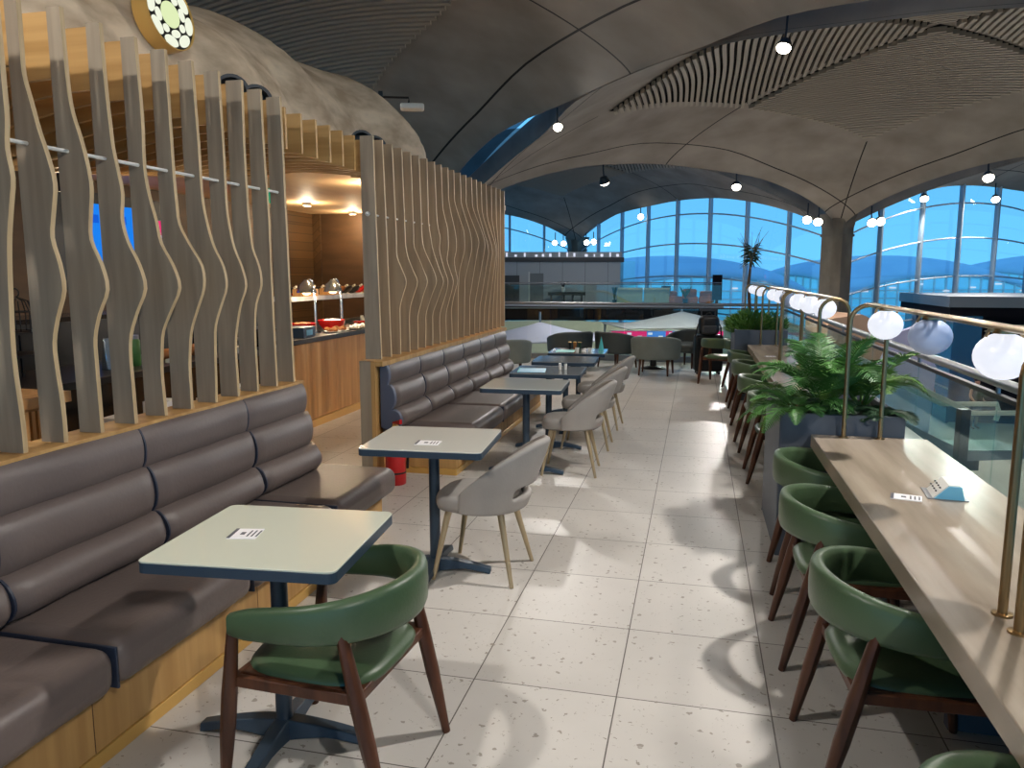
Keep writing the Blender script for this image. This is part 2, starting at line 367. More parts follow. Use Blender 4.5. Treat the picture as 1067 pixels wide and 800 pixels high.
def shell_proto():
    n = 44; T = tgrid(n); vs = []; uvs = []; fs = []
    for v in T:
        for u in T: p, q = shell_pt(u, v); vs.append(p); uvs.append(q)
    for j in range(n):
        for i in range(n): fs.append((j*(n+1)+i, j*(n+1)+i+1, (j+1)*(n+1)+i+1, (j+1)*(n+1)+i))
    # upstand lip round the edge and the roof skin above
    o = len(vs); top = []
    for v in T:
        for u in T: p, q = shell_pt(u, v, .55); vs.append(p); uvs.append((0, 3))
    for j in range(n):
        for i in range(n): fs.append((o+j*(n+1)+i, o+(j+1)*(n+1)+i, o+(j+1)*(n+1)+i+1, o+j*(n+1)+i+1))
    ring = [i for i in range(n+1)]+[k*(n+1)+n for k in range(1, n+1)]+[n*(n+1)+i for i in range(n-1, -1, -1)]+[k*(n+1) for k in range(n-1, 0, -1)]
    for a in range(len(ring)):
        b = (a+1) % len(ring); fs.append((ring[b], ring[a], o+ring[a], o+ring[b]))
    me = bpy.data.meshes.new('ceiling'); me.from_pydata(vs, [], fs); me.materials.append(MT['shell'])
    uvl = me.uv_layers.new(name='UVMap')
    for lp in me.loops: uvl.data[lp.index].uv = uvs[lp.vertex_index]
    me.polygons.foreach_set('use_smooth', [True]*len(me.polygons)); me.set_sharp_from_angle(angle=math.radians(50))
    ob = bpy.data.objects.new('ceiling', me); COL.objects.link(ob); struct(ob)
    A = .62; N = 46
    for su in (1, -1):
        for sv in (1, -1):
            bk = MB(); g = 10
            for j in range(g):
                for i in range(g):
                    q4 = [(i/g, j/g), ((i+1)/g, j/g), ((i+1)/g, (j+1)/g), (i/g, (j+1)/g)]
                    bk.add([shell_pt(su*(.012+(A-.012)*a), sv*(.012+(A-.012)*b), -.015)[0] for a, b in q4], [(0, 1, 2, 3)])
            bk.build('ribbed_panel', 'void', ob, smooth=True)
            rb = MB(); panel = kids(ob)[-1]
            for k in range(N):
                c = .02+(2*A-.04)*(k+.5)/N; w = (2*A)/N*.27
                lo = max(.015, c-A); hi = min(A, c-.015)
                if hi-lo < .02: continue
                m = max(2, int((hi-lo)/.05)); pts = []
                for i in range(m+1):
                    a = lo+(hi-lo)*i/m; b = c-a
                    pts.append([shell_pt(su*max(a+d, .0), sv*max(b+d, .0), z)[0] for d, z in ((-w/2, -.02), (w/2, -.02), (w/2, -.13), (-w/2, -.13))])
                vs2 = [p for r in pts for p in r]; f2 = []
                for i in range(m):
                    for e_ in range(4): f2.append((i*4+e_, i*4+(e_+1) % 4, (i+1)*4+(e_+1) % 4, (i+1)*4+e_))
                f2 += [(0, 1, 2, 3), (m*4+3, m*4+2, m*4+1, m*4)]
                rb.add(vs2, f2)
            rb.build('battens', 'batten', panel)
    return ob
shell0 = shell_proto()
def cell(i, j): return K1+E1*S1*(i+.5)+E2*S2*(j+.5)
CELLS = [(0, 0), (-1, 0), (0, -1), (-1, -1), (1, 0), (-1, 1), (0, 1), (1, 1), (-2, 0), (-2, 1), (-2, -1)]
names = {(0, 0): 'ribbed concrete dome over the middle of the hall above the column', (-1, 0): 'ribbed concrete dome overhead above the slat screens',
         (0, -1): 'concrete dome beyond the slat screens above the far kiosk', (1, 0): 'concrete dome to the right beyond the column'}
for q in CELLS:
    o = shell0 if q == (0, 0) else dup(shell0, (0, 0, 0))
    c = cell(*q); o.location = (c.x, c.y, 0)
    if q in names: o['label'] = names[q]
    elif 'label' in o: del o['label']

def edge_pt(A, d, L, s, R, off=0.0, nrm=None):
    p = A+d*L*s; z = ZS+R*qf(2*s-1)
    return Vector((p.x, p.y, z))
# skylights over the gaps
def skylight(A, d, L, R):
    nrm = Vector((-d.y, d.x, 0)); mb = MB(); pts = []
    for i in range(25):
        s = .03+.94*i/24; p = edge_pt(A, d, L, s, R); pts += [p+nrm*.5+Vector((0, 0, .62)), p-nrm*.5+Vector((0, 0, .62))]
    mb.add(pts, [(2*i, 2*i+1, 2*i+3, 2*i+2) for i in range(24)])
    o = mb.build('skylight', 'skyglass', None, smooth=True); struct(o)
for i, j in ((-1, 0), (0, 0), (1, 0), (-1, 1), (0, 1), (1, 1), (-1, -1), (0, -1), (-2, 1)):
    P = K1+E1*S1*i+E2*S2*j
    if not (i == 1 and j == -1): skylight(P, E1, S1, RU)
    skylight(P, E2, S2, RV)

# columns
LOW = -3.5
def column(P, base, lab):
    mb = MB(); a = .50; ch = .24
    poly = [(-a+ch, -a), (a-ch, -a), (a, -a+ch), (a, a-ch), (a-ch, a), (-a+ch, a), (-a, a-ch), (-a, -a+ch)]
    ca, sa = E1.x, E1.y
    rot = lambda p, k=1: (P.x+(p[0]*ca-p[1]*sa)*k, P.y+(p[0]*sa+p[1]*ca)*k)
    mb.prism([rot(p) for p in poly], 'z', base, 3.05)
    mb.prism([rot(p, 1.09) for p in poly], 'z', 3.05, 3.13)
    rings = [(3.13, 1.0), (3.35, 1.02), (3.6, 1.12), (3.85, 1.3)]
    vs = []; fs = []
    for z, k in rings: vs += [(*rot(p, k), z) for p in poly]
    for r in range(len(rings)-1):
        for i in range(8): fs.append((r*8+i, r*8+(i+1) % 8, (r+1)*8+(i+1) % 8, (r+1)*8+i))
    fs.append(tuple(range(24, 32))); mb.add(vs, fs)
    o = mb.build('column', 'concrete'); struct(o, lab); return o
column(K2, LOW, 'square concrete column in the middle distance rising into the domes')
column(K1, LOW, None); column(K3, LOW, 'concrete column rising behind the far grey kiosk'); column(K1+E2*S2, LOW, None); column(K2+E1*S1, LOW, None)

# ---------------------------------------------------------------- floors and ground
mb = MB(); mb.box(-12, 1.62, -7, 15.05, -.42, 0); struct(mb.build('floor', 'floor'), 'pale terrazzo tile floor of the aisle')
mb = MB(); mb.box(-70, 80, -50, 110, LOW-.3, LOW); struct(mb.build('floor', 'lowfloor'), 'pale polished floor of the hall one level below')
mb = MB(); mb.box(-300, 300, -50, 420, LOW-.8, LOW-.31); struct(mb.build('ground', 'ground'))

# ---------------------------------------------------------------- glass facade
def facade(num, A, B, R, nm, lab):
    d = (B-A); L = d.length; d = d/L; nrm = Vector((-d.y, d.x, 0))
    root = bpy.data.objects.new('window_%d' % num, None); COL.objects.link(root); struct(root, lab)
    zt = lambda s: ZS+R*qf(2*s-1)+.25
    fr = MB()
    for k in range(nm+1):
        s = min(max(k/nm, .012), .988); p = A+d*L*s; w = .038
        q = [(p+d*a+nrm*b) for a, b in ((-w, -.1), (w, -.1), (w, .1), (-w, .1))]
        fr.hexa([(v.x, v.y, LOW) for v in q], [(v.x, v.y, zt(s)) for v in q])
    NS = 28
    for z0, fac in ((-1.9, .0), (-.5, .25), (.75, .45), (1.9, .66), (2.9, .86)):
        pts = []
        for i in range(NS+1):
            s = i/NS; p = A+d*L*s; z = z0+fac*(R*(1-(2*s-1)**2)*.95)
            if z < zt(s)-.05: pts.append((p.x, p.y, z))
        fr.tube(pts, .035, 5)
    fr.build('frame', 'mullion', root)
    gl = MB(); fa = MB()
    for k in range(NS):
        s0, s1 = k/NS, (k+1)/NS; p, q = A+d*L*s0, A+d*L*s1
        gl.add([(p.x, p.y, LOW), (q.x, q.y, LOW), (q.x, q.y, zt(s1)), (p.x, p.y, zt(s0))], [(0, 1, 2, 3)])
        o1, o2 = nrm*.06, nrm*-.06
        fa.hexa([(v.x, v.y, z) for v, z in ((p+o1, zt(s0)), (q+o1, zt(s1)), (q+o2, zt(s1)), (p+o2, zt(s0)))],
                [(v.x, v.y, z) for v, z in ((p+o1, zt(s0)+.8), (q+o1, zt(s1)+.8), (q+o2, zt(s1)+.8), (p+o2, zt(s0)+.8))])
    gl.build('glass', 'windowglass', root); fa.build('fascia', 'fascia', root)
facade(1, K3-E1*S1, K3, RU, 7, 'tall curved-top glass wall at left behind the grey kiosk')
facade(2, K3, K2, RV, 8, 'tall arched glass wall between the kiosk and the column')
facade(3, K2, K2+E1*S1, RU, 7, 'tall arched glass wall to the right of the column')
facade(4, K2+E1*S1, K2+E1*S1+E2*S2, RV, 8, None)

# roofs and glazed halls seen outside through the glass
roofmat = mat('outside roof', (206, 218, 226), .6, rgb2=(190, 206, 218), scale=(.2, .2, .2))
hallmat = mat('outside hall glazing', (150, 206, 226), .25, rgb2=(120, 184, 210), scale=(.3, .3, .3), emit=(96, 190, 216), estr=.45)  # emission added to brighten the panes
def outside_hall(r, fd, w, h, base_h, rz, lab):
    c = rf(r, fd); root = thing('terminal_hall', lab, 'building', (c.x, c.y, LOW), rz, 'terminal halls outside the glass')
    n = 18; vs = []; fs = []
    for j in range(n+1):
        for i in range(n+1):
            u, v = -1+2*i/n, -1+2*j/n; vs.append((u*w/2, v*w/2, base_h+h*(.5*qf(u)+.5*qf(v))))
    for j in range(n):
        for i in range(n): fs.append((j*(n+1)+i, j*(n+1)+i+1, (j+1)*(n+1)+i+1, (j+1)*(n+1)+i))
    o = MB().add(vs, fs).build('roof', roofmat, root, smooth=True); sd = o.modifiers.new('thick', 'SOLIDIFY'); sd.thickness = .5
    m2 = MB()
    for ax in (-1, 1):
        for k in range(12):
            s0, s1 = -1+2*k/12, -1+2*(k+1)/12
            z0, z1 = base_h+h*.5*qf(s0), base_h+h*.5*qf(s1)
            a = ax*w*.485
            m2.add([(s0*w/2, a, 0), (s1*w/2, a, 0), (s1*w/2, a, z1), (s0*w/2, a, z0)], [(0, 1, 2, 3)])
            m2.add([(a, s0*w/2, 0), (a, s1*w/2, 0), (a, s1*w/2, z1), (a, s0*w/2, z0)], [(0, 1, 2, 3)])
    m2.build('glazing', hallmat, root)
    m3 = MB()
    for ax in (-1, 1):
        for k in range(17):
            s = -1+2*k/16; z = base_h+h*.5*qf(s); a = ax*w*.49
            m3.box(s*w/2-.08, s*w/2+.08, a-.08, a+.08, 0, z); m3.box(a-.08, a+.08, s*w/2-.08, s*w/2+.08, 0, z)
        for z in (.9, 1.8, 2.7, 3.5):
            a = ax*w*.49; m3.box(-w/2, w/2, a-.06, a+.06, z, z+.12); m3.box(a-.06, a+.06, -w/2, w/2, z, z+.12)
    m3.build('mullions', 'white', root)
    m4 = MB()
    for k in range(7):
        m4.box(-w*.42+k*w*.14-.25, -w*.42+k*w*.14+.25, -w*.5-.05, -w*.485, 3.4+(k % 3)*.35, 3.55+(k % 3)*.35)
    m4.build('lamps', 'scr_white', root)
OUT = [(-14, 104, 24, 3.6, 3.4, .5, 'blue terminal roof outside the glass left of the grey kiosk'),
       (17, 86, 22, 3.8, 3.4, .4, 'blue terminal roof outside the glass behind the orange seats'),
       (43, 92, 23, 4.0, 3.4, .45, 'blue terminal roof outside the glass directly left of the column'),
       (74, 102, 26, 4.4, 3.6, .4, 'blue terminal roof outside the glass directly right of the column'),
       (64, 66, 24, 4.0, 3.3, .4, 'blue terminal roof outside the glass above the dark shop')]
for a in OUT: outside_hall(*a)

# ---------------------------------------------------------------- floodlights on the shell edges
def floodlight(name_lab, loc, aim, power, size=.11, cone=165, group='floodlights on the domes', rad=.08, vis=True):
    d = (Vector(aim)-Vector(loc)).normalized(); root = thing('floodlight', name_lab, 'light', loc, 0, group)
    q = Vector((0, 0, 1)).rotation_difference(d)
    hb = MB(); hb.lathe([(.0, -size*.9), (size*.7, -size*.8), (size*1.08, size*.1), (size*1.1, size*.32), (size*1.0, size*.32)], (0, 0, 0), 16, axis=d)
    hb.build('housing', 'black', root, smooth=True)
    ln = MB(); ln.lathe([(size*.97, size*.3), (size*.85, size*.62), (size*.5, size*.85), (0, size*.95)], (0, 0, 0), 16, axis=d); ln.build('lens', 'lens', root, smooth=True)
    br = MB(); br.tube([(0, 0, 0), tuple(-d*size*.9+Vector((0, 0, size*1.2))), tuple(-d*size*1.2+Vector((0, 0, size*3.0)))], size*.16, 6); br.build('bracket', 'darkgrey', root)
    if power:
        l = bpy.data.lights.new('lamp', 'SPOT'); l.energy = power*FLOOD_GAIN; l.spot_size = math.radians(cone); l.spot_blend = 1.0
        l.shadow_soft_size = rad; l.color = (1, .955, .895)
        lo = bpy.data.objects.new('lamp', l); COL.objects.link(lo); lo.parent = root
        lo.rotation_euler = Vector((0, 0, -1)).rotation_difference(d).to_euler(); lo.location = d*size*1.05
    return root
FL = [((1.03, 11.4, 4.7), (-.2, 9.4, 0), 260, 'large bright floodlight on the dome edge near the top of the picture'),
      ((-2.94, 16.37, 4.72), (-1.6, 12, 0), 520, 'bright floodlight by the blue skylight gap above the far slat screen'),
      ((-2.98, 25.0, 4.6), (-1.5, 29, -2.5), 2000, 'floodlight at the low edge of the middle dome left of centre'),
      ((1.19, 28.15, 4.68), (1.5, 23, LOW), 1900, 'floodlight at the low edge of the middle dome nearer the column'),
      ((3.75, 29.75, 3.62), (2.5, 24, 0), 0, 'outer of two floodlights left of the column head'),
      ((4.15, 29.95, 3.55), (3, 24, 0), 0, 'inner of two floodlights left of the column head'),
      ((5.95, 30.0, 3.5), (6, 24, 0), 0, 'inner of two floodlights right of the column head'),
      ((6.25, 30.15, 3.55), (8, 24, 0), 0, 'outer of two floodlights right of the column head'),
      ((8.42, 33.3, 4.6), (8.5, 27, LOW), 1500, 'floodlight on the right dome edge beyond the column'),
      ((8.48, 26.66, 4.6), (8, 20, LOW), 1700, 'floodlight on the right edge of the middle dome'),
      ((11.6, 35.45, 4.7), (11, 28, LOW), 1300, 'farthest floodlight on the right dome'),
      ((-8.1, 44.5, 3.5), (-8, 38, 0), 0, 'outer left floodlight on the column head behind the kiosk'),
      ((-7.6, 44.5, 3.45), (-6, 38, 0), 0, 'inner left floodlight on the column head behind the kiosk'),
      ((-6.3, 44.75, 3.5), (-4, 36, 0), 0, 'inner right floodlight on the column head behind the kiosk'),
      ((-5.9, 44.9, 3.55), (-4, 36, 0), 0, 'outer right floodlight on the column head behind the kiosk'),
      ((-2.94, 40.6, 4.6), (-2, 30, 0), 0, 'floodlight on the far dome edge above the beige screen')]
for p, a, w, lab in FL: floodlight(lab, p, a, w, .10 if p[1] < 20 else .16)
# unseen floodlights round the viewer: two read from shadows, the rest added for brightness
for p, a, w, cn_ in (((2.05, 4.7, 4.42), (.6, 4.0, 0), 760, 165), ((-2.9, .96, 4.62), (-1.9, 1.6, 0), 380, 165), ((2.7, -2.2, 4.3), (-.9, 1.8, .8), 580, 165), ((9, -1, 4.6), (7.5, 4, LOW), 1500, 95), ((10.9, 11.4, 4.5), (11.5, 15, LOW), 2400, 100), ((-7.0, 10.5, 4.9), (-4.6, 7, 2), 500, 165)):
    floodlight('floodlight on the dome edge above or behind the viewer', p, a, w, .13, cone=cn_)
# ---------------------------------------------------------------- slat screens
PROF1 = [
[0, 0, -5, -12, -13, -8, -2, 5, 16, 35, 53, 40, 51, 51, 51, 51, 51, 51],
[0, 1, -4, -13, -15, 13, 50, 41, 16, 32, 48, 27, -3, -27, -50, -50, -49, -49],
[0, -1, -2, -3, -1, 30, 77, 58, 16, 23, 36, 26, 4, -25, -36, -39, -41, -42],
[0, -2, -4, -6, 5, 45, 93, 72, 22, 0, 11, -3, -20, -26, -32, -35, -37, -39],
[0, -4, -8, -1, 14, 65, 115, 88, 33, 14, -11, -27, -29, -25, -25, -28, -31, -34],
[0, 1, 1, 8, 26, 66, 106, 102, 42, -9, -18, -23, -24, -25, -26, -27, -28, -29],
[0, 4, 7, 11, 20, 57, 95, 83, 35, 7, -12, -18, -19, -20, -23, -26, -28, -31],
[0, -2, -5, -2, 14, 39, 77, 57, 17, -3, -15, -16, -16, -16, -18, -20, -21, -23],
[0, -1, -2, -3, 2, 15, 51, 44, 8, -2, -10, -11, -13, -14, -14, -13, -11, -10],
[0, -1, -2, -3, -4, -4, -5, -6, -6, -6, -6, -9, -13, -17, -19, -21, -22, -23],
[0, -1, -2, -3, -4, -5, -6, -7, -8, -9, -10, -11, -12, -12, -13, -14, -15, -16]]
PROF2 = [
[27, 25, 23, 21, 20, 18, 16, 14, 12, 11, 9, 8, 7, 5, 4, 3, 2, 0],
[27, 25, 23, 21, 19, 18, 16, 14, 12, 10, 8, 5, 3, 0, -2, -5, -7, -10],
[27, 28, 28, 28, 31, 60, 89, 55, 14, 10, 10, 7, 4, 1, -2, -4, -7, -10],
[33, 33, 33, 33, 47, 81, 112, 72, 32, 12, 9, 7, 5, 2, 0, -2, -5, -7],
[31, 33, 35, 36, 64, 96, 129, 95, 54, 12, 10, 8, 6, 4, 2, 0, -3, -5],
[31, 34, 37, 39, 69, 107, 144, 117, 70, 28, 14, 11, 9, 7, 4, 2, 0, -3],
[29, 31, 32, 35, 72, 110, 142, 107, 72, 41, 25, 10, 5, 4, 3, 1, 0, -1],
[35, 34, 32, 40, 72, 104, 120, 89, 59, 40, 49, 28, 17, 14, 11, 8, 5, 2],
[32, 31, 29, 34, 62, 91, 108, 77, 48, 61, 62, 57, 32, 11, 8, 5, 2, 0],
[28, 26, 24, 21, 38, 64, 91, 70, 58, 79, 80, 66, 43, 21, 6, 4, 3, 2],
[25, 27, 28, 30, 32, 33, 40, 50, 76, 103, 105, 97, 63, 30, 3, 1, 0, -2],
[28, 31, 34, 36, 39, 42, 45, 67, 92, 117, 120, 104, 72, 39, 12, 9, 6, 3],
[33, 34, 34, 35, 36, 51, 69, 87, 105, 123, 142, 115, 76, 38, 7, 6, 5, 4],
[32, 32, 33, 34, 46, 66, 85, 105, 124, 144, 153, 127, 88, 48, 16, 12, 9, 6],
[29, 31, 33, 36, 53, 71, 88, 105, 123, 140, 127, 96, 66, 36, 12, 9, 7, 5],
[29, 31, 33, 37, 53, 69, 84, 100, 116, 131, 120, 89, 59, 28, 10, 7, 5, 3],
[24, 28, 32, 38, 52, 66, 80, 95, 109, 123, 113, 83, 53, 23, 12, 10, 8, 7]]
def slat_mesh(y, prof, x0=-2.42, xb=-2.525, mats=('slat', 'ply'), z0=1.0, z1=2.70, th=.022):
    zz = [z0+(z1-z0)*i/(len(prof)-1) for i in range(len(prof))]
    K = 3; xs = catmull([x0+p/1000 for p in prof], K); zs = catmull(zz, K); n = len(xs)
    mb = MB(); h = th/2
    for i in range(n-1):
        a, b = i, i+1
        mb.use(0); mb.add([(xb, y-h, zs[a]), (xs[a], y-h, zs[a]), (xs[b], y-h, zs[b]), (xb, y-h, zs[b])], [(0, 1, 2, 3)])
        mb.add([(xb, y+h, zs[a]), (xs[a], y+h, zs[a]), (xs[b], y+h, zs[b]), (xb, y+h, zs[b])], [(3, 2, 1, 0)])
        mb.use(1); mb.add([(xs[a], y-h, zs[a]), (xs[a], y+h, zs[a]), (xs[b], y+h, zs[b]), (xs[b], y-h, zs[b])], [(0, 1, 2, 3)])
        mb.add([(xb, y-h, zs[a]), (xb, y+h, zs[a]), (xb, y+h, zs[b]), (xb, y-h, zs[b])], [(3, 2, 1, 0)])
    mb.add([(xb, y-h, z1), (xs[-1], y-h, z1), (xs[-1], y+h, z1), (xb, y+h, z1)], [(0, 1, 2, 3)])
    mb.add([(xb, y-h, z0), (xs[0], y-h, z0), (xs[0], y+h, z0), (xb, y+h, z0)], [(3, 2, 1, 0)])
    return mb
Y1 = [2.305, 2.495, 2.69, 2.893, 3.093, 3.286, 3.486, 3.69, 3.881, 4.087, 4.288]
sc1 = thing('slat_screen', 'nearer screen of wavy grey wooden slats above the brown banquette at left', 'screen', (-2.42, 0, 0), 0, 'wavy slat screens')
def shift(mb): mb.v = [(p[0]+2.42, p[1], p[2]) for p in mb.v]; return mb
for y, pr in list(zip([.705, .905, 1.105, 1.305, 1.505, 1.705, 1.905, 2.105]+Y1, [PROF1[0]]*8+PROF1)):
    shift(slat_mesh(y, pr)).build('slat', ['slat', 'ply'], sc1, smooth=True, angle=35)
mb = MB(); mb.box(-2.575, -2.395, .6, 4.36, .965, 1.0); shift(mb).build('ledge', 'oak', sc1, bevel=.003)
mb = MB(); mb.box(-2.56, -2.44, .6, 4.34, 0, .965); shift(mb).build('back_panel', 'oak', sc1)
mb = MB(); mb.tube([(-2.475, .65, 2.149), (-2.475, 4.30, 2.149)], .008, 8); shift(mb).build('rod', 'white', sc1, smooth=True)
sc2 = thing('slat_screen', 'farther screen of wavy tan wooden slats above the tufted banquette', 'screen', (-2.42, 0, 0), 0, 'wavy slat screens')
P2 = PROF2+[[int(v*.6+10) for v in PROF2[-1]], [int(v*.25+18) for v in PROF2[-1]], [22]*18, [24]*18]
slat2 = mat('stained slat wood warm', (150, 130, 106), .5, rgb2=(170, 148, 120), scale=(22, 22, 1.6), detail=3, spec=.35)  # warmer copy of the slat wood, warm reflected light put into the colour
MT['slat2'] = slat2
for i, pr in enumerate(P2):
    wide = i == 0
    shift(slat_mesh(5.60+.2*i, pr, xb=-2.525)).build('slat', ['slat' if wide else 'slat2', 'ply'], sc2, smooth=True, angle=35)
mb = MB(); mb.box(-2.56, -2.375, 5.57, 9.62, .945, .985); shift(mb).build('ledge', 'oak', sc2, bevel=.003)
mb = MB(); mb.box(-2.55, -2.455, 5.60, 9.6, 0, .945); shift(mb).build('back_panel', 'oak', sc2)
mb = MB(); mb.box(-2.57, -2.475, 5.565, 5.60, 0, .985); mb.use(1).box(-2.475, -2.44, 5.565, 5.6, 0, .985); shift(mb).build('end_post', ['slat', 'oak'], sc2)
mb = MB(); mb.tube([(-2.475, 5.55, 2.12), (-2.475, 9.5, 2.12)], .008, 8); mb.lathe([(0, 0), (.018, 0), (.018, .012), (0, .012)], (-2.475, 5.578, 2.12), 14, axis=(0, 1, 0)); shift(mb).build('rod', 'white', sc2, smooth=True)

# ---------------------------------------------------------------- banquettes
def roll_profile(x0, z0, ztop, lean=.0, rolls=((.00, .185, .075), (.185, .385, .105), (.385, .56, .15))):
    """outline in x,z of a padded back: three rolls that swell towards the seat; rolls measured down from the top"""
    pts = [(x0, z0), (x0, ztop-.01)]
    for a, b, d in rolls:
        n = 8
        for i in range(n+1):
            t = i/n; z = ztop-(a+(b-a)*t)
            s = math.sin(PI*t)**.62; s = s if (a == 0 and t < .5) or (b == .56 and t > .5) else .42+.58*s
            base = .03+(.135 if a > .3 else (.085 if a > .1 else .03))
            pts.append((x0+base*(.55+.0*t)+d*s*.62+.012*t, z))
    return pts
def banquette(label, y_back, y_seat, back_seams, seat_seams, ztop, zseat, xseat, xback, base_x, tuft):
    root = thing('banquette', label, 'bench', (-2.42, y_back[0], 0), 0, 'banquettes along the slat screens')
    oy = y_back[0]
    def sh(mb): mb.v = [(p[0]+2.42, p[1]-oy, p[2]) for p in mb.v]; return mb
    ys = [y_back[0]]+back_seams+[y_back[1]]
    for a, b in zip(ys, ys[1:]):
        pr = roll_profile(xback, zseat-.06, ztop)
        cxs = xback+.05
        mb = MB(); n = 18; L = b-a; m = len(pr); vs = []; fs = []
        for i in range(n+1):
            t = i/n; y = a+.006+(L-.012)*t
            e_ = 1-.22*max(0, 1-min(t, 1-t)*L/.05)**2
            if tuft: e_ *= 1+.05*math.sin(PI*t)
            for k, (x, z) in enumerate(pr):
                wob = .004*math.sin(9*y+5*z) if k > 1 else 0
                vs.append((cxs+(x-cxs)*e_+wob if x > cxs else x, y, z))
        for i in range(n):
            for k in range(m): fs.append((i*m+k, (i+1)*m+k, (i+1)*m+(k+1) % m, i*m+(k+1) % m))
        fs += [tuple(range(m)), tuple(n*m+k for k in range(m-1, -1, -1))]
        mb.add(vs, fs); sh(mb).build('back_cushion', 'leather', root, smooth=True, angle=55)
    for b in back_seams:
        pr = roll_profile(xback, zseat-.05, ztop); mb = MB()
        mb.prism([(xback+(x-xback)*.93, z) for x, z in pr], 'y', b-.005, b+.005); sh(mb).build('seam', 'piping', root)
    ys = [y_seat[0]]+seat_seams+[y_seat[1]]
    for a, b in zip(ys, ys[1:]):
        mb = MB(); mb.box(xback+.01, xseat, a+.004, b-.004, zseat-.17, zseat)
        sh(mb).build('seat_cushion', 'leather', root, smooth=True, bevel=.062, seg=6)
    for b in seat_seams:
        mb = MB(); mb.box(xback+.02, xseat-.01, b-.005, b+.005, zseat-.16, zseat-.012); sh(mb).build('seam', 'piping', root, bevel=.03, seg=3)
    mb = MB(); mb.box(xback, base_x, y_seat[0]+.03, y_seat[1]-.05, .056, zseat-.165)
    sh(mb).build('base', 'oak', root)
    mb = MB()
    for k in range(1, 4): y = y_seat[0]+(y_seat[1]-y_seat[0])*k/4+.5*(tuft == 0); mb.box(base_x-.002, base_x+.001, y-.0015, y+.0015, .056, zseat-.17)
    sh(mb).build('panel_joint', 'darkwood', root)
    mb = MB(); mb.box(xback+.02, base_x+.006, y_seat[0]+.02, y_seat[1]-.04, 0, .052); sh(mb).build('toe_strip', 'gold', root, bevel=.003)
    return root, sh
b1, sh1 = banquette('near brown leather banquette with oak base in front of the nearer slat screen', (.5, 4.34), (.5, 4.50), [1.24, 2.06, 2.87, 3.68], [1.22, 2.035, 2.85, 3.66], .995, .445, -1.83, -2.44, -1.925, 0)
b2, sh2 = banquette('far tufted brown leather banquette beneath the farther slat screen', (5.70, 9.55), (5.93, 9.55), [6.4, 7.05, 7.7, 8.35, 9.0], [6.9, 7.75, 8.6], .975, .445, -1.72, -2.44, -1.905, 1)
pr = roll_profile(-2.44, .44, .975)
mb = MB(); mb.prism([(-2.44+(x+2.44)*.95, z) for x, z in pr], 'y', 5.655, 5.70); sh2(mb).build('end_pad', 'endpad', b2, smooth=True, bevel=.006)

# ---------------------------------------------------------------- tables
def make_table(label, top='glasstop'):
    t = thing('cafe_table', label, 'table', (0, 0, 0), 0, 'square cafe tables along the banquettes')
    def plate(mb, a, r, z0, z1):
        KY = .93
        poly = []
        for cx_, cy_, a0 in ((a-r, a-r, 0), (-a+r, a-r, PI/2), (-a+r, -a+r, PI), (a-r, -a+r, 1.5*PI)):
            for i in range(7): poly.append((cx_+r*math.cos(a0+PI/2*i/6), (cy_+r*math.sin(a0+PI/2*i/6))*KY))
        mb.prism(poly, 'z', z0, z1); return mb
    plate(MB(), .331, .03, .753, .760).build('table_top', top, t, bevel=.002)
    plate(MB(), .331, .03, .720, .7528).build('edge_band', 'slate', t)
    MB().lathe([(.030, .03), (.030, .71), (.09, .71), (.09, .72)], (0, 0, 0), 20).build('post', 'slate', t, smooth=True)
    for k in range(4):
        a = k*PI/2; mb = MB(); N = 9; rg = []
        for i in range(N):
            s = i/(N-1); r = .02+.30*s; h = .075-.045*s**1.6; w = .034-.006*s
            zb = .045*(1-abs(2*s-1)**1.5)*.5 if s < .9 else 0.0
            rg.append([(r*math.cos(a)-q*w*math.sin(a), r*math.sin(a)+q*w*math.cos(a), z) for q, z in ((-1, zb), (1, zb), (.8, h), (-.8, h))])
        vs = [p for g in rg for p in g]; fs = []
        for i in range(N-1):
            for e_ in range(4): fs.append((i*4+e_, i*4+(e_+1) % 4, (i+1)*4+(e_+1) % 4, (i+1)*4+e_))
        fs += [(0, 1, 2, 3), (N*4-1, N*4-2, N*4-3, N*4-4)]
        mb.add(vs, fs).build('foot', 'slate', t, smooth=True, bevel=.004)
    return t
TB = [(-1.405, 2.325, 'glasstop', 'nearest square table with a pale glass top beside the green armchair'),
      (-1.397, 3.965, 'palegreytop', 'second square table from the front, by the end of the near banquette'),
      (-1.36, 6.19, 'palegreytop', 'third square table from the front, first one along the tufted banquette'),
      (-1.35, 7.15, 'greytop', 'square table with a blue paper on it along the tufted banquette'),
      (-1.35, 8.13, 'greytop', 'bare square table next to last along the tufted banquette'),
      (-1.35, 9.05, 'greytop', 'last square table at the far end of the tufted banquette')]
tables = []
for i, (x, y, tp, lab) in enumerate(TB):
    if i < 2: t = make_table(lab, tp); t.location = (x, y, 0); t.rotation_euler = (0, 0, math.radians(5-i))
    elif i == 3: t = make_table(lab, tp); t.location = (x, y, 0); t.rotation_euler = (0, 0, math.radians(2.5))
    else: t = dup(tables[1] if i < 3 else tables[3], (x, y, 0), math.radians(2.5), lab)
    tables.append(t)

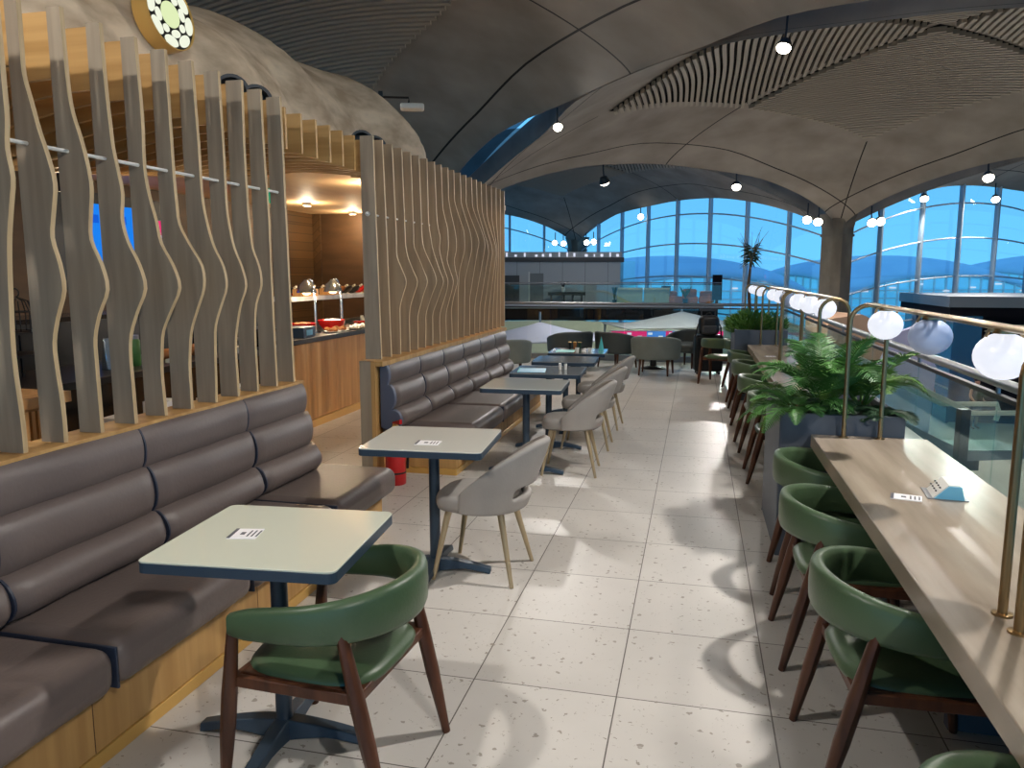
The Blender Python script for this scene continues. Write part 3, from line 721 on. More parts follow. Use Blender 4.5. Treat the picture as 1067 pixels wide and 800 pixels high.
# ---------------------------------------------------------------- green armchair (front faces +x)
def make_armchair(label, group):
    t = thing('green_armchair', label, 'chair', (0, 0, 0), 0, group)
    # seat cushion
    mb = MB(); N = 28; vs = []
    def ring(k, z):
        out = []
        for i in range(N):
            a = 2*PI*i/N; c, s_ = math.cos(a), math.sin(a); e_ = 2/3.6
            out.append((.0+k*.235*math.copysign(abs(c)**e_, c), k*.235*math.copysign(abs(s_)**e_, s_), z))
        return out
    rings = [ring(.96, .388), ring(1.01, .395), ring(1.02, .408), ring(.98, .422), ring(.86, .433), ring(.5, .438), ring(.1, .438)]
    for r in rings: vs += r
    fs = [(i*N+k, i*N+(k+1) % N, (i+1)*N+(k+1) % N, (i+1)*N+k) for i in range(len(rings)-1) for k in range(N)]
    fs += [tuple(range(N-1, -1, -1)), tuple((len(rings)-1)*N+k for k in range(N))]
    mb.add(vs, fs).build('seat', 'green', t, smooth=True, angle=0)
    # curved arm and back band
    path = []; m = 44
    for i in range(m+1):
        q = -1+2*i/m; a = q*2.30
        x = -.02-.27*math.cos(a)*(1.0 if abs(a) < PI/2 else 1.0); y = .285*math.sin(a)
        if abs(a) > PI/2:
            x = -.02+(abs(a)-PI/2)*.31; y = math.copysign(.285-.02*(abs(a)-PI/2)**2, a)
        path.append((x, y, abs(q)))
    vs = []; K = 12; mb = MB()
    for i, (x, y, q) in enumerate(path):
        p0 = path[max(i-1, 0)]; p1 = path[min(i+1, m)]; tx, ty = p1[0]-p0[0], p1[1]-p0[1]; l = math.hypot(tx, ty); nx, ny = ty/l, -tx/l
        zc = .634-.052*q**2; hh = (.078-.034*q**1.6); th = .026
        if i in (0, m): hh *= .80; th *= .75
        elif i in (1, m-1): hh *= .92; th *= .92
        for k in range(K):
            a = 2*PI*k/K; c, s_ = math.cos(a), math.sin(a); e_ = .55
            o_ = math.copysign(abs(c)**e_, c)*th; z_ = math.copysign(abs(s_)**e_, s_)*hh
            vs.append((x+nx*o_, y+ny*o_, zc+z_))
    fs = [(i*K+k, i*K+(k+1) % K, (i+1)*K+(k+1) % K, (i+1)*K+k) for i in range(m) for k in range(K)]
    fs += [tuple(range(K-1, -1, -1)), tuple(m*K+k for k in range(K))]
    mb.add(vs, fs).build('arm_band', 'green', t, smooth=True, angle=70)
    # legs
    def leg(p, q, w0, w1):
        mb = MB(); P = [Vector(p), Vector(p).lerp(Vector(q), .38), Vector(p).lerp(Vector(q), .62), Vector(q)]
        mb.tube(P, [w0, w1, w1*1.02, w1*.72], 10, sx=1.15); mb.build('leg', 'walnut', t, smooth=True)
    for s_ in (1, -1):
        leg((.265, s_*.27, 0), (.205, s_*.268, .565), .014, .024)
        leg((-.30, s_*.245, 0), (-.165, s_*.245, .59), .014, .025)
    fr = MB()
    for s_ in (1, -1):
        fr.hexa([(.22, s_*.245, .365), (-.2, s_*.235, .365), (-.2, s_*.258, .365), (.22, s_*.268, .365)],
                [(.22, s_*.245, .402), (-.2, s_*.235, .402), (-.2, s_*.258, .402), (.22, s_*.268, .402)])
    fr.box(.2, .225, -.25, .25, .365, .402); fr.box(-.222, -.195, -.25, .25, .365, .402); fr.box(-.2, .2, -.24, .24, .39, .405)
    fr.build('seat_frame', 'walnut', t, bevel=.004)
    return t
arm0 = make_armchair('green leather armchair with walnut legs drawn up to the nearest table', 'green armchairs')
arm0.location = (-1.158, 2.26, 0); arm0.rotation_euler = (0, 0, math.radians(176))
BARCH = [(.72, 1.38, 2, 'green armchair at the near counter cut off by the bottom edge of the picture'),
         (.715, 2.63, 3, 'nearest whole green armchair drawn up to the near stone counter'),
         (.70, 3.48, 0, 'middle green armchair of the three in view at the near stone counter'),
         (.745, 4.27, -3, 'green armchair at the near counter next to the palm planter'),
         (.74, 6.50, 0, 'nearest green armchair at the far counter beside the palm fronds'),
         (.72, 7.62, 2, 'second green armchair along the far counter'),
         (.72, 8.95, -2, 'third green armchair along the far counter'),
         (.72, 10.1, 1, 'last green armchair along the far counter before the shrub planter'),
         (.72, 11.95, -4, 'green armchair beyond the shrub planter at the end of the counters')]
for x, y, a, lab in BARCH: dup(arm0, (x, y, 0), math.radians(a), lab)
dup(arm0, (.40, 12.2, 0), math.radians(68), 'green armchair standing in front of the black suitcase')

# ---------------------------------------------------------------- grey dining chair (front faces +x)
def make_chair(label):
    t = thing('grey_dining_chair', label, 'chair', (0, 0, 0), 0, 'grey dining chairs in the aisle')
    N = 32; vs = []
    def ring(k, z):
        out = []
        for i in range(N):
            a = 2*PI*i/N; c, s_ = math.cos(a), math.sin(a); e_ = 2/3.4 if c > 0 else 2/2.2
            rx = .255 if c > 0 else .20
            out.append((-.01+(rx-.24*(1-k))*math.copysign(abs(c)**e_, c), (.228-.24*(1-k))*math.copysign(abs(s_)**e_, s_), z))
        return out
    for r in (ring(.88, .385), ring(.97, .392), ring(1, .415), ring(1, .445), ring(.965, .468), ring(.88, .477), ring(.5, .48), ring(.15, .48)): vs += r
    fs = [(i*N+k, i*N+(k+1) % N, (i+1)*N+(k+1) % N, (i+1)*N+k) for i in range(7) for k in range(N)]+[tuple(range(N-1, -1, -1)), tuple(7*N+k for k in range(N))]
    MB().add(vs, fs).build('seat', 'taupe', t, smooth=True, angle=0)
    nu, nz = 36, 14; vs = []; fs = []; A = math.radians(112)
    def P(i, j):
        a = -A+2*A*i/nu; q = abs(a)/A
        top = .79-.30*max(0, q-.12)**1.5*1.18; bot = .395
        z = bot+(top-bot)*j/nz; lean = (z-.42)*.36*(1-q)**.8
        rx, ry = .215, .245+.0*z
        sq = 1.0
        x = -.02-rx*math.cos(a)-lean; y = ry*math.sin(a)*(1-.10*(z-.42)*(1-q*.5))
        return (x, y, z)
    for j in range(nz+1):
        for i in range(nu+1): vs.append(P(i, j))
    for j in range(nz):
        for i in range(nu):
            a = -A+2*A*(i+.5)/nu
            if 3 <= j <= 3+(1 if abs(a) > .42 else 1) and abs(a) < .62: continue
            fs.append((j*(nu+1)+i, j*(nu+1)+i+1, (j+1)*(nu+1)+i+1, (j+1)*(nu+1)+i))
    o = MB().add(vs, fs).build('backrest', 'taupe', t, smooth=True, angle=0)
    sd = o.modifiers.new('thick', 'SOLIDIFY'); sd.thickness = .042; sd.offset = 0
    ss = o.modifiers.new('round', 'SUBSURF'); ss.levels = 1; ss.render_levels = 1
    for p, q in (((.225, .21, 0), (.15, .15, .392)), ((.225, -.21, 0), (.15, -.15, .392)), ((-.225, .21, 0), (-.135, .125, .392)), ((-.225, -.21, 0), (-.135, -.125, .392))):
        MB().tube([p, q], [.011, .020], 12).build('leg', 'champ', t, smooth=True)
    return t
ch0 = make_chair('nearest grey dining chair at the second table')
ch0.location = (-1.125, 4.02, 0); ch0.rotation_euler = (0, 0, math.radians(177))
for x, y, a, lab in ((-1.0, 6.34, 183, 'second grey dining chair, at the first table along the tufted banquette'),
                     (-1.0, 7.34, 181, 'third grey dining chair, half hidden behind the second'),
                     (-1.0, 8.35, 178, 'farthest grey dining chair, backrest showing behind the others')):
    dup(ch0, (x, y, 0), math.radians(a), lab)

# ---------------------------------------------------------------- counters, planters, lamps on the right
def counter(label, y0, y1):
    t = thing('stone_counter', label, 'counter', (.97, y0, 0), 0, 'stone counters by the balustrade')
    L = y1-y0
    mb = MB(); mb.box(-.305, .305, 0, L, .675, .75); mb.build('counter_top', 'stone', t, bevel=.004)
    n = max(2, round(L/1.6))
    for k in range(n+1):
        y = .05+(L-.1)*k/n
        MB().box(-.02, .28, y-.025, y+.025, 0, .675).build('support_panel', 'planter', t)
    MB().box(.24, .28, .08, L-.08, .1, .675).build('back_panel', 'planter', t)
    return t
counter('near stone counter with a power socket, at right in front', -.35, 4.62)
counter('far stone counter beyond the palm planter', 5.62, 10.50)
counter('farthest stone counter beyond the shrub planter', 11.6, 14.2)

def lamp_frame(label, y0, lit=(1, 0, 1)):
    L = 2.35; t = thing('counter_lamp', label, 'lamp', (.925, y0, .75), 0, 'brass globe lamps on the counters')
    H = .745; r = .095
    for y in (0.0, L):
        pts = [(-r, y, 0), (-r, y, H-r)]+arc((0, y, H-r), r, PI, 0, 12)[1:-1]+[(r, y, H-r), (r, y, 0)]
        MB().tube(pts, .0125, 12).build('hoop', 'brass', t, smooth=True)
        for s_ in (-r, r): MB().lathe([(.026, 0), (.026, .006), (.014, .008)], (s_, y, 0), 16).build('foot_flange', 'brass', t, smooth=True)
    for s_ in (-.014, .014):
        MB().tube([(s_, -.0, H+.004), (s_, L, H+.004)], .0095, 10).build('rail', 'brass', t, smooth=True)
    for k, on in enumerate(lit):
        y = .43+k*.77; zc = .665-.005; R = .082
        g = MB().ell((0, y, zc), R, R, R*.9, 24, 14).build('globe', 'globe' if on else 'globeoff', t, smooth=True, angle=0)
        if not on: g['label'] = 'unlit opal globe'
        b = MB(); b.tube([(0, y, H), (0, y, zc+R*.9)], .007, 8); b.box(-.045, .045, y-.010, y+.010, zc+R*.9+.004, zc+R*.9+.012)
        for s_ in (-1, 1): b.tube([(s_*.043, y, zc+R*.9+.008), (s_*.052, y, zc+R*.72)], .005, 6)
        b.lathe([(.034, 0), (.034, .016), (.0, .016)], (0, y, zc+R*.86), 16)
        b.build('globe_bracket', 'brass', g, smooth=True)
    return t
lamp_frame('brass hoop lamp with three globes on the near counter, at right in front', 2.22)
lamp_frame('brass hoop lamp cut off by the right edge of the picture', -.24, (1, 1, 1))
lamp_frame('brass hoop lamp standing just behind the palm fronds on the far counter', 5.67, (1, 1, 1))
lamp_frame('brass hoop lamp at the far end of the far counter', 8.13, (0, 1, 1))
lamp_frame('farthest brass hoop lamp, beyond the shrub planter', 11.75, (1, 1, 1))

def planter(label, x0, x1, y0, y1, h):
    t = thing('planter_box', label, 'planter', ((x0+x1)/2, y0, 0), 0, 'blue grey planters between the counters')
    w = (x1-x0)/2; L = y1-y0; mb = MB(); k = .03
    mb.box(-w, w, 0, k, 0, h); mb.box(-w, w, L-k, L, 0, h); mb.box(-w, -w+k, k, L-k, 0, h); mb.box(w-k, w, k, L-k, 0, h); mb.box(-w+k, w-k, k, L-k, 0, .05)
    mb.build('box', 'planter', t, bevel=.004)
    MB().box(-w+k, w-k, k, L-k, h-.12, h-.05).build('soil', 'soil', t)
    return t
planter('blue grey planter at the end of the near counter holding palms', .50, 1.165, 4.64, 5.6, .865)
planter('blue grey planter at the end of the far counter holding a shrub', .50, 1.165, 10.52, 11.55, .94)

def frond(mb, base, az, L, rise, droop, nl, ll, lw, stem=.006):
    """one pinnate leaf: an arching midrib with paired leaflets"""
    d = Vector((math.cos(az), math.sin(az), 0)); s_ = Vector((-math.sin(az), math.cos(az), 0)); pts = []
    for i in range(13):
        t = i/12; h = rise*L*t-droop*L*t**2.2; r = L*(t*(1-.25*rise)*.9)
        pts.append(Vector(base)+d*r+Vector((0, 0, h)))
    mb.tube(pts, [stem*(1-.8*i/12) for i in range(13)], 5)
    for k in range(nl):
        t = .16+.84*(k+.5)/nl; f = t*12; i = min(int(f), 11); p = pts[i].lerp(pts[i+1], f-i); tg = (pts[i+1]-pts[i]).normalized()
        up = s_.cross(tg).normalized(); up = up if up.z > 0 else -up
        l = ll*(math.sin(PI*min(1, t*.82+.16))**.8)*random.uniform(.88, 1.08)
        for q in (-1, 1):
            dr = (s_*q*.82+tg*.55+up*random.uniform(.02, .22)).normalized(); w = tg*lw*.5
            m_ = p+dr*l*.45+Vector((0, 0, -.02*l)); tip = p+dr*l+Vector((0, 0, -.16*l))
            mb.add([p-w*.4, p+w*.4, m_+w+up*lw*.12, tip, m_-w+up*lw*.12], [(0, 1, 2, 3, 4)])
def palm(label, loc, n, L, rise, droop, nl, ll, lw, m, azs=None, group=None, name='palm_plant'):
    root = thing(name, label, 'plant', loc, 0, group)
    st = MB()
    for k in range(3): st.tube([(.02*math.cos(k*2.1), .02*math.sin(k*2.1), -.05), (.015*math.cos(k*2.1), .015*math.sin(k*2.1), .08)], .012, 7)
    st.build('stem', 'bark', root, smooth=True)
    for k in range(n):
        az = azs[k] if azs else 2*PI*k/n*1.0+random.uniform(-.3, .3)
        f = random.uniform(.8, 1.1); mb = MB()
        frond(mb, (.015*math.cos(az), .015*math.sin(az), .03), az, L*f, rise*random.uniform(.75, 1.25), droop*random.uniform(.8, 1.2), nl, ll*f, lw)
        mb.build('frond', m, root)
    return root
PG = 'palms and ferns in the planter'
palm('tall light green palm with long feathery fronds in the blue grey planter', (.80, 5.02, .80), 18, .64, 1.25, .72, 30, .17, .013, 'leaf', group=PG)
palm('light green palm leaning right over the planter edge by the lamp posts', (1.02, 5.12, .80), 16, .54, 1.1, .80, 28, .15, .013, 'leafy', group=PG)
palm('low green fern spilling over the left front edge of the planter', (.62, 4.84, .80), 15, .42, .62, .62, 30, .10, .010, 'leaf', group=PG, name='fern')
palm('low dark fern at the right front corner of the planter', (1.04, 4.80, .80), 11, .30, .5, .50, 24, .09, .012, 'leafd', group=PG, name='fern')
palm('low dark fern in the middle front of the planter', (.84, 4.80, .80), 11, .28, .6, .50, 24, .09, .012, 'leafd', group=PG, name='fern')
palm('yellow green fern trailing from the left side of the planter towards the aisle', (.60, 5.25, .80), 13, .38, .7, .7, 28, .10, .010, 'leafy', group=PG, name='fern')

def bush(label, loc, rx, ry, h, n, m, name='shrub', group=None):
    root = thing(name, label, 'plant', loc, 0, group); mb = MB(); st = MB()
    for k in range(14):
        x, y = random.uniform(-rx, rx)*.8, random.uniform(-ry, ry)*.8
        st.tube([(x*.5, y*.5, -.02), (x, y, h*.6)], .006, 5)
    st.build('stem', 'bark', root)
    for k in range(n):
        a = random.uniform(0, 2*PI); r = math.sqrt(random.random()); x, y = rx*r*math.cos(a), ry*r*math.sin(a); z = h*random.uniform(.1, 1)*(1-.45*r*r)
        d = Vector((math.cos(a)*r+random.uniform(-.5, .5), math.sin(a)*r+random.uniform(-.5, .5), random.uniform(.3, 1.3))).normalized()
        s_ = d.orthogonal().normalized()*random.uniform(.008, .014); l = random.uniform(.05, .11); p = Vector((x, y, z))
        mb.add([p, p+d*l*.5+s_, p+d*l, p+d*l*.5-s_], [(0, 1, 2, 3)])
    mb.build('foliage', m, root); return root
bush('bushy green shrub in the far blue grey planter', (.72, 10.95, .86), .30, .36, .30, 1500, 'leafy')
bush('darker bushy shrub at the right of the far planter', (1.0, 11.1, .86), .18, .36, .26, 800, 'leaf')
# ---------------------------------------------------------------- glass balustrades
def balustrade(label, p0, p1, npan, h=1.1, z0=0.0):
    a, b = Vector((*p0, 0)), Vector((*p1, 0)); L = (b-a).length
    t = thing('glass_balustrade', label, 'railing', (a.x, a.y, z0), math.atan2(b.y-a.y, b.x-a.x), 'glass balustrades round the open hall')
    mb = MB(); mb.tube([(0, 0, h), (L, 0, h)], .028, 12); mb.build('handrail', 'steel', t, smooth=True)
    MB().box(0, L, -.018, .018, h-.085, h-.06).build('rail_channel', 'darkgrey', t)
    MB().box(0, L, -.04, .04, 0, .11).build('base_channel', 'steel', t)
    w = L/npan
    for k in range(npan):
        MB().box(k*w+.008, (k+1)*w-.008, -.006, .006, .10, h-.07).build('glass_pane', 'railglass', t)
        m = MB(); m.tube([(k*w+.004, 0, h-.09), (k*w+.004, 0, h-.02)], .012, 8); m.build('rail_bracket', 'steel', t)
    return t
balustrade('long glass balustrade with steel handrail behind the stone counters', (1.56, -1.5), (1.56, 14.95), 11)
balustrade('glass balustrade across the far end of the aisle behind the lounge chairs', (-11.5, 14.95), (1.56, 14.95), 9)
MB().box(1.29, 1.52, -1.2, 14.9, 0, .56).build('trim_1', 'ledgewhite')
struct(bpy.data.objects['trim_1'], 'white ledge between the stone counters and the glass balustrade')

# ---------------------------------------------------------------- lounge chairs (front faces +x)
def lounge(label, m):
    t = thing('lounge_chair', label, 'chair', (0, 0, 0), 0, 'grey tub chairs at the end of the aisle')
    nu, nz = 30, 8; A = math.radians(128); vs = []; fs = []
    for j in range(nz+1):
        for i in range(nu+1):
            a = -A+2*A*i/nu; q = abs(a)/A; top = .66-.17*max(0, q-.25)**1.6*1.4; z = .27+(top-.27)*j/nz
            k = 1+.10*(z-.27)/.45; x = -.31*math.cos(a)*k; y = .36*math.sin(a)*k
            if q > .7: x += (q-.7)*.28
            vs.append((x, y, z))
    for j in range(nz):
        for i in range(nu): fs.append((j*(nu+1)+i, j*(nu+1)+i+1, (j+1)*(nu+1)+i+1, (j+1)*(nu+1)+i))
    o = MB().add(vs, fs).build('tub_back', m, t, smooth=True, angle=0)
    sd = o.modifiers.new('thick', 'SOLIDIFY'); sd.thickness = .075; sd.offset = 0
    ss = o.modifiers.new('round', 'SUBSURF'); ss.levels = 1; ss.render_levels = 1
    MB().box(-.27, .29, -.29, .29, .27, .44).build('seat', m, t, smooth=True, bevel=.06, seg=4, angle=0)
    for x, y in ((.22, .24), (.22, -.24), (-.2, .22), (-.2, -.22)):
        MB().tube([(x*1.12, y*1.08, 0), (x, y, .28)], [.014, .024], 10).build('leg', 'walnut', t, smooth=True)
    return t
l0 = lounge('grey green tub chair seen from behind at the end of the aisle', 'lounge'); l0.location = (-.64, 13.0, 0); l0.rotation_euler = (0, 0, math.radians(84))
l1 = dup(l0, (-2.95, 11.9, 0), math.radians(105), 'grey green tub chair just past the end of the tufted banquette')
l2 = lounge('charcoal tub chair turned away, left one of a touching pair', 'loungedark'); l2.location = (-2.2, 13.75, 0); l2.rotation_euler = (0, 0, math.radians(128))
dup(l2, (-1.38, 13.85, 0), math.radians(52), 'charcoal tub chair turned away, right one of a touching pair')
dup(l2, (-.12, 14.25, 0), math.radians(-125), 'charcoal tub chair behind the grey green one, near the black suitcase')
def low_table(label, x, y):
    t = thing('low_table', label, 'table', (x, y, 0), 0, 'low black tables between the tub chairs')
    MB().lathe([(.27, .40), (.28, .41), (.28, .425), (.27, .43)], (0, 0, 0), 28).build('table_top', 'blackgloss', t, smooth=True)
    MB().lathe([(.22, 0), (.2, .02), (.06, .05), (.05, .40)], (0, 0, 0), 20).build('pedestal', 'black', t, smooth=True)
    return t
low_table('low round black table in front of the grey green tub chair', -.72, 13.85)
dup(bpy.data.objects['low_table'], (-2.0, 12.85, 0), 0, 'low round black table in front of the pair of charcoal tub chairs')

# suitcase and backpack
t = thing('suitcase', 'black wheeled suitcase with its pull handle raised behind the green armchair', 'suitcase', (.21, 13.3, 0), math.radians(8))
MB().box(-.23, .23, -.13, .13, .05, .66).build('body', 'black', t, smooth=True, bevel=.035, seg=3)
mb = MB(); mb.tube([(-.115, .10, .64), (-.115, .10, 1.06)], .011, 8); mb.tube([(.115, .10, .64), (.115, .10, 1.06)], .011, 8); mb.box(-.14, .14, .085, .115, 1.05, 1.085)
mb.build('pull_handle', 'darkgrey', t)
for x in (-.18, .18):
    for y in (-.09, .09): MB().lathe([(0, -.015), (.028, -.015), (.028, .015), (0, .015)], (x, y, .028), 14, axis=(1, 0, 0)).build('wheel', 'darkgrey', t)
t = thing('backpack', 'black backpack sitting on top of the suitcase', 'bag', (.205, 13.2, .66), math.radians(8))
o = MB().box(-.17, .17, -.12, .09, 0, .33).build('body', 'black', t, smooth=True, bevel=.09, seg=4)
MB().box(-.12, .12, -.165, -.11, .03, .17).build('front_pocket', 'darkgrey', t, smooth=True, bevel=.03, seg=3)
mb = MB()
for s_ in (-1, 1): mb.tube([(s_*.12, .02, .30), (s_*.19, -.06, .14), (s_*.21, -.02, -.02)], .012, 6)
mb.tube(arc((0, -.01, .32), .05, 0, PI, 8), .009, 6); mb.build('strap', 'black', t, smooth=True)

# potted tree
t = thing('potted_tree', 'thin potted tree with a small spiky crown against the glass wall', 'tree', (.92, 14.45, 0))
MB().lathe([(.20, 0), (.25, .45), (.22, .45), (.2, .38), (0, .38)], (0, 0, 0), 22).build('pot', 'planter', t, smooth=True)
mb = MB(); mb.tube([(0, 0, .3), (.02, 0, .9), (-.03, .02, 1.5), (.0, 0, 1.95)], [.035, .032, .028, .02], 8)
for k in range(16):
    a = random.uniform(0, 2*PI); l = random.uniform(.3, .62); mb.tube([(0, 0, 1.92), (math.cos(a)*.1, math.sin(a)*.1, 1.92+l*.5), (math.cos(a)*random.uniform(.1, .3), math.sin(a)*.2, 1.92+l)], [.006, .004, .002], 4)
mb.build('trunk', 'bark', t, smooth=True)
mb = MB()
for k in range(120):
    a = random.uniform(0, 2*PI); d = Vector((math.cos(a), math.sin(a), random.uniform(-.7, .9))).normalized(); p = Vector((0, 0, random.uniform(1.85, 2.15))); s_ = d.orthogonal().normalized()*.014
    l = random.uniform(.12, .26); mb.add([p-s_*.4, p+d*l*.5+s_, p+d*l+Vector((0, 0, -.05)), p+d*l*.5-s_], [(0, 1, 2, 3)])
mb.build('foliage', 'leafd', t)

# ---------------------------------------------------------------- things on tables and counter
def card(name, label, cat, x, y, z, w, d, rz, group=None, band='printgrey', body='paper', marks=True):
    t = thing(name, label, cat, (x, y, z), rz, group)
    MB().box(-w/2, w/2, -d/2, d/2, 0, .003).build('card', body, t)
    MB().box(-w/2, -w/2+.012, -d/2, d/2, .003, .0038).build('band', band, t)
    if marks:
        mb = MB()
        for k in range(3): mb.box(w*.12+k*.016, w*.12+k*.016+.006, -d*.32, d*.30, .003, .0036)
        mb.box(-w*.16, w*.0, -d*.14, d*.12, .003, .0036); mb.build('print', 'printgrey', t)
    return t
card('menu_card', 'small white menu card lying on the nearest table', 'card', -1.51, 2.30, .760, .10, .10, math.radians(12), 'white menu cards')
card('menu_card', 'small white menu card lying on the second table', 'card', -1.385, 3.84, .760, .13, .10, math.radians(6), 'white menu cards')
card('menu_card', 'small white menu card on the near stone counter beside the socket', 'card', .865, 3.36, .750, .115, .085, math.radians(-14), 'white menu cards')
card('menu_card', 'white menu card on the far stone counter', 'card', .82, 9.0, .750, .12, .10, 0, 'white menu cards')
card('paper_mat', 'light blue paper lying on the fourth table', 'paper', -1.50, 7.08, .760, .26, .30, .15, None, 'turq', 'skyblue', False)
card('paper_mat', 'turquoise paper on the last table at the end of the banquette', 'paper', -1.50, 9.0, .760, .22, .3, .1, None, 'turq', 'turq', False)
def cup(name, label, cat, x, y, z, r, h, m, group=None, lid=None):
    t = thing(name, label, cat, (x, y, z), 0, group)
    MB().lathe([(r*.75, 0), (r, h), (r*.88, h), (r*.68, .01), (0, .01)], (0, 0, 0), 16).build('body', m, t, smooth=True)
    if lid: MB().lathe([(r*1.05, h), (r*1.05, h*1.08), (0, h*1.12)], (0, 0, 0), 16).build('lid', lid, t, smooth=True)
    return t
cup('salt_shaker', 'left of two little white shakers on the fourth table', 'shaker', -1.25, 7.2, .76, .016, .055, 'white', 'small white shakers', 'steel')
cup('salt_shaker', 'right of two little white shakers on the fourth table', 'shaker', -1.20, 7.21, .76, .016, .055, 'white', 'small white shakers', 'steel')
cup('paper_cup', 'white paper cup on the last table, left of the pair', 'cup', -1.35, 8.92, .76, .026, .05, 'white', 'white cups')
cup('paper_cup', 'white paper cup on the last table, right of the pair', 'cup', -1.2, 8.92, .76, .026, .05, 'white', 'white cups')
t = thing('napkin_cone', 'turquoise folded napkin standing at the right edge of the last table', 'napkin', (-1.10, 9.2, .76))
MB().lathe([(.035, 0), (.0, .17)], (0, 0, 0), 10).build('fold', 'turq', t)
for k, (x, m) in enumerate(((-1.52, 'black'), (-1.46, 'bread'), (-1.40, 'leafd'))):
    cup('condiment_jar', ['black', 'brown', 'green'][k]+' condiment jar at the back of the last table', 'jar', x+.03, 9.27, .76, .022, .08, m, 'condiment jars', 'gold')
# pop-up socket
t = thing('power_socket', 'white pop-up power socket with a blue lid on the near stone counter', 'socket', (1.03, 3.44, .750), math.radians(-6))
MB().box(-.075, .075, -.085, .085, 0, .004).build('rim', 'steel', t)
mb = MB(); mb.hexa([(-.055, -.075, .004), (-.05, -.075, .004), (-.05, .075, .004), (-.055, .075, .004)], [(.0, -.075, .06), (.045, -.075, .06), (.045, .075, .06), (.0, .075, .06)])
mb.build('socket_face', 'white', t)
mb = MB()
for k in range(4):
    for q in (-.4, .4):
        y = -.056+k*.038; x = -.03+.018*q; z = .0345+.018*q*1.02+.0025
        mb.box(x-.008, x-.002, y-.006, y+.006, z-.002, z+.003)
mb.build('holes', 'black', t)
mb = MB(); mb.hexa([(-.05, -.086, .004), (.06, -.086, .004), (.06, -.08, .004), (-.05, -.08, .004)], [(-.0, -.086, .058), (.046, -.086, .058), (.046, -.08, .058), (-.0, -.08, .058)])
mb.build('side_flap', 'skyblue', t)

# fire extinguisher
t = thing('fire_extinguisher', 'red fire extinguisher standing under the end of the tufted banquette', 'fire extinguisher', (-2.30, 5.61, 0), math.radians(-40))
MB().lathe([(.078, 0), (.082, .01), (.082, .36), (.07, .40), (.03, .43), (.026, .45)], (0, 0, 0), 24).build('cylinder', 'red', t, smooth=True)
MB().lathe([(.0835, .09), (.0835, .105)], (0, 0, 0), 24).build('band', 'black', t)
mb = MB()
for k in range(5):
    for j in range(2):
        a = -.5+k*.25; mb.box(.080, .0838, a*.08-.006, a*.08+.006, .24+j*.05, .27+j*.05)
mb.build('label_print', 'white', t)
mb = MB(); mb.lathe([(.022, .45), (.022, .47), (.016, .49), (0, .49)], (0, 0, 0), 12); mb.tube([(.0, 0, .475), (.05, 0, .48)], .008, 8); mb.build('valve', 'gold', t)
mb = MB(); mb.hexa([(-.02, -.012, .485), (.1, -.012, .50), (.1, .012, .50), (-.02, .012, .485)], [(-.02, -.012, .5), (.1, -.012, .535), (.1, .012, .535), (-.02, .012, .5)]); mb.box(.0, .09, -.01, .01, .455, .468); mb.build('lever', 'red', t)
mb = MB(); mb.tube([(.03, 0, .475), (.06, .04, .42), (.05, .085, .25), (.03, .09, .12)], .011, 8); mb.build('hose', 'black', t, smooth=True)

# ---------------------------------------------------------------- buffet behind the screens
MB().box(-6.75, -6.6, -3, 12.6, 0, 3.2).build('wall_left', 'brownwall'); struct(bpy.data.objects['wall_left'], 'brown kitchen wall behind the buffet')
herr = bpy.data.materials.new('herringbone'); herr.use_nodes = True; n_ = herr.node_tree; b_ = n_.nodes['Principled BSDF']
t_ = n_.nodes.new('ShaderNodeTexCoord'); m_ = n_.nodes.new('ShaderNodeMapping'); m_.inputs['Rotation'].default_value = (PI/2, 0, PI/4); k_ = n_.nodes.new('ShaderNodeTexBrick')
m_.inputs['Rotation'].default_value = (0, PI/4, 0); s_x = n_.nodes.new('ShaderNodeSeparateXYZ'); c_x = n_.nodes.new('ShaderNodeCombineXYZ')
n_.links.new(t_.outputs['Object'], m_.inputs[0]); n_.links.new(m_.outputs[0], s_x.inputs[0]); n_.links.new(s_x.outputs['X'], c_x.inputs['X']); n_.links.new(s_x.outputs['Z'], c_x.inputs['Y'])
n_.links.new(c_x.outputs[0], k_.inputs['Vector']); k_.inputs['Scale'].default_value = 1; k_.inputs['Brick Width'].default_value = .3; k_.inputs['Row Height'].default_value = .1; k_.inputs['Mortar Size'].default_value = .004
k_.inputs['Color1'].default_value = lin((98, 72, 42)); k_.inputs['Color2'].default_value = lin((76, 55, 32)); k_.inputs['Mortar'].default_value = lin((60, 42, 22))
n_.links.new(k_.outputs['Color'], b_.inputs['Base Color']); b_.inputs['Roughness'].default_value = .45
MB().box(-6.6, -3.8, 12.5, 12.65, 0, 3.2).build('wall_back', 'brownwall'); struct(bpy.data.objects['wall_back'], 'brown wall at the far end of the buffet')
MB().box(-6.6, -6.42, 12.46, 12.5, 0, 2.7).build('trim_2', herr); struct(bpy.data.objects['trim_2'], None)
MB().box(-6.598, -6.56, 10.4, 12.45, 0, 2.7).build('wall_left_panel', herr); struct(bpy.data.objects['wall_left_panel'], 'herringbone wood panelling at the corner of the buffet')
MB().box(-6.6, -3.1, 6.55, 12.5, 2.70, 2.78).build('ceiling_buffet', 'soffit'); struct(bpy.data.objects['ceiling_buffet'], 'light wood soffit above the far end of the buffet')
MB().box(-6.6, -3.1, .5, 6.55, 2.71, 2.75).build('ceiling_canopy', 'darkwood'); struct(bpy.data.objects['ceiling_canopy'], 'dark wood lining above the canopy fins')
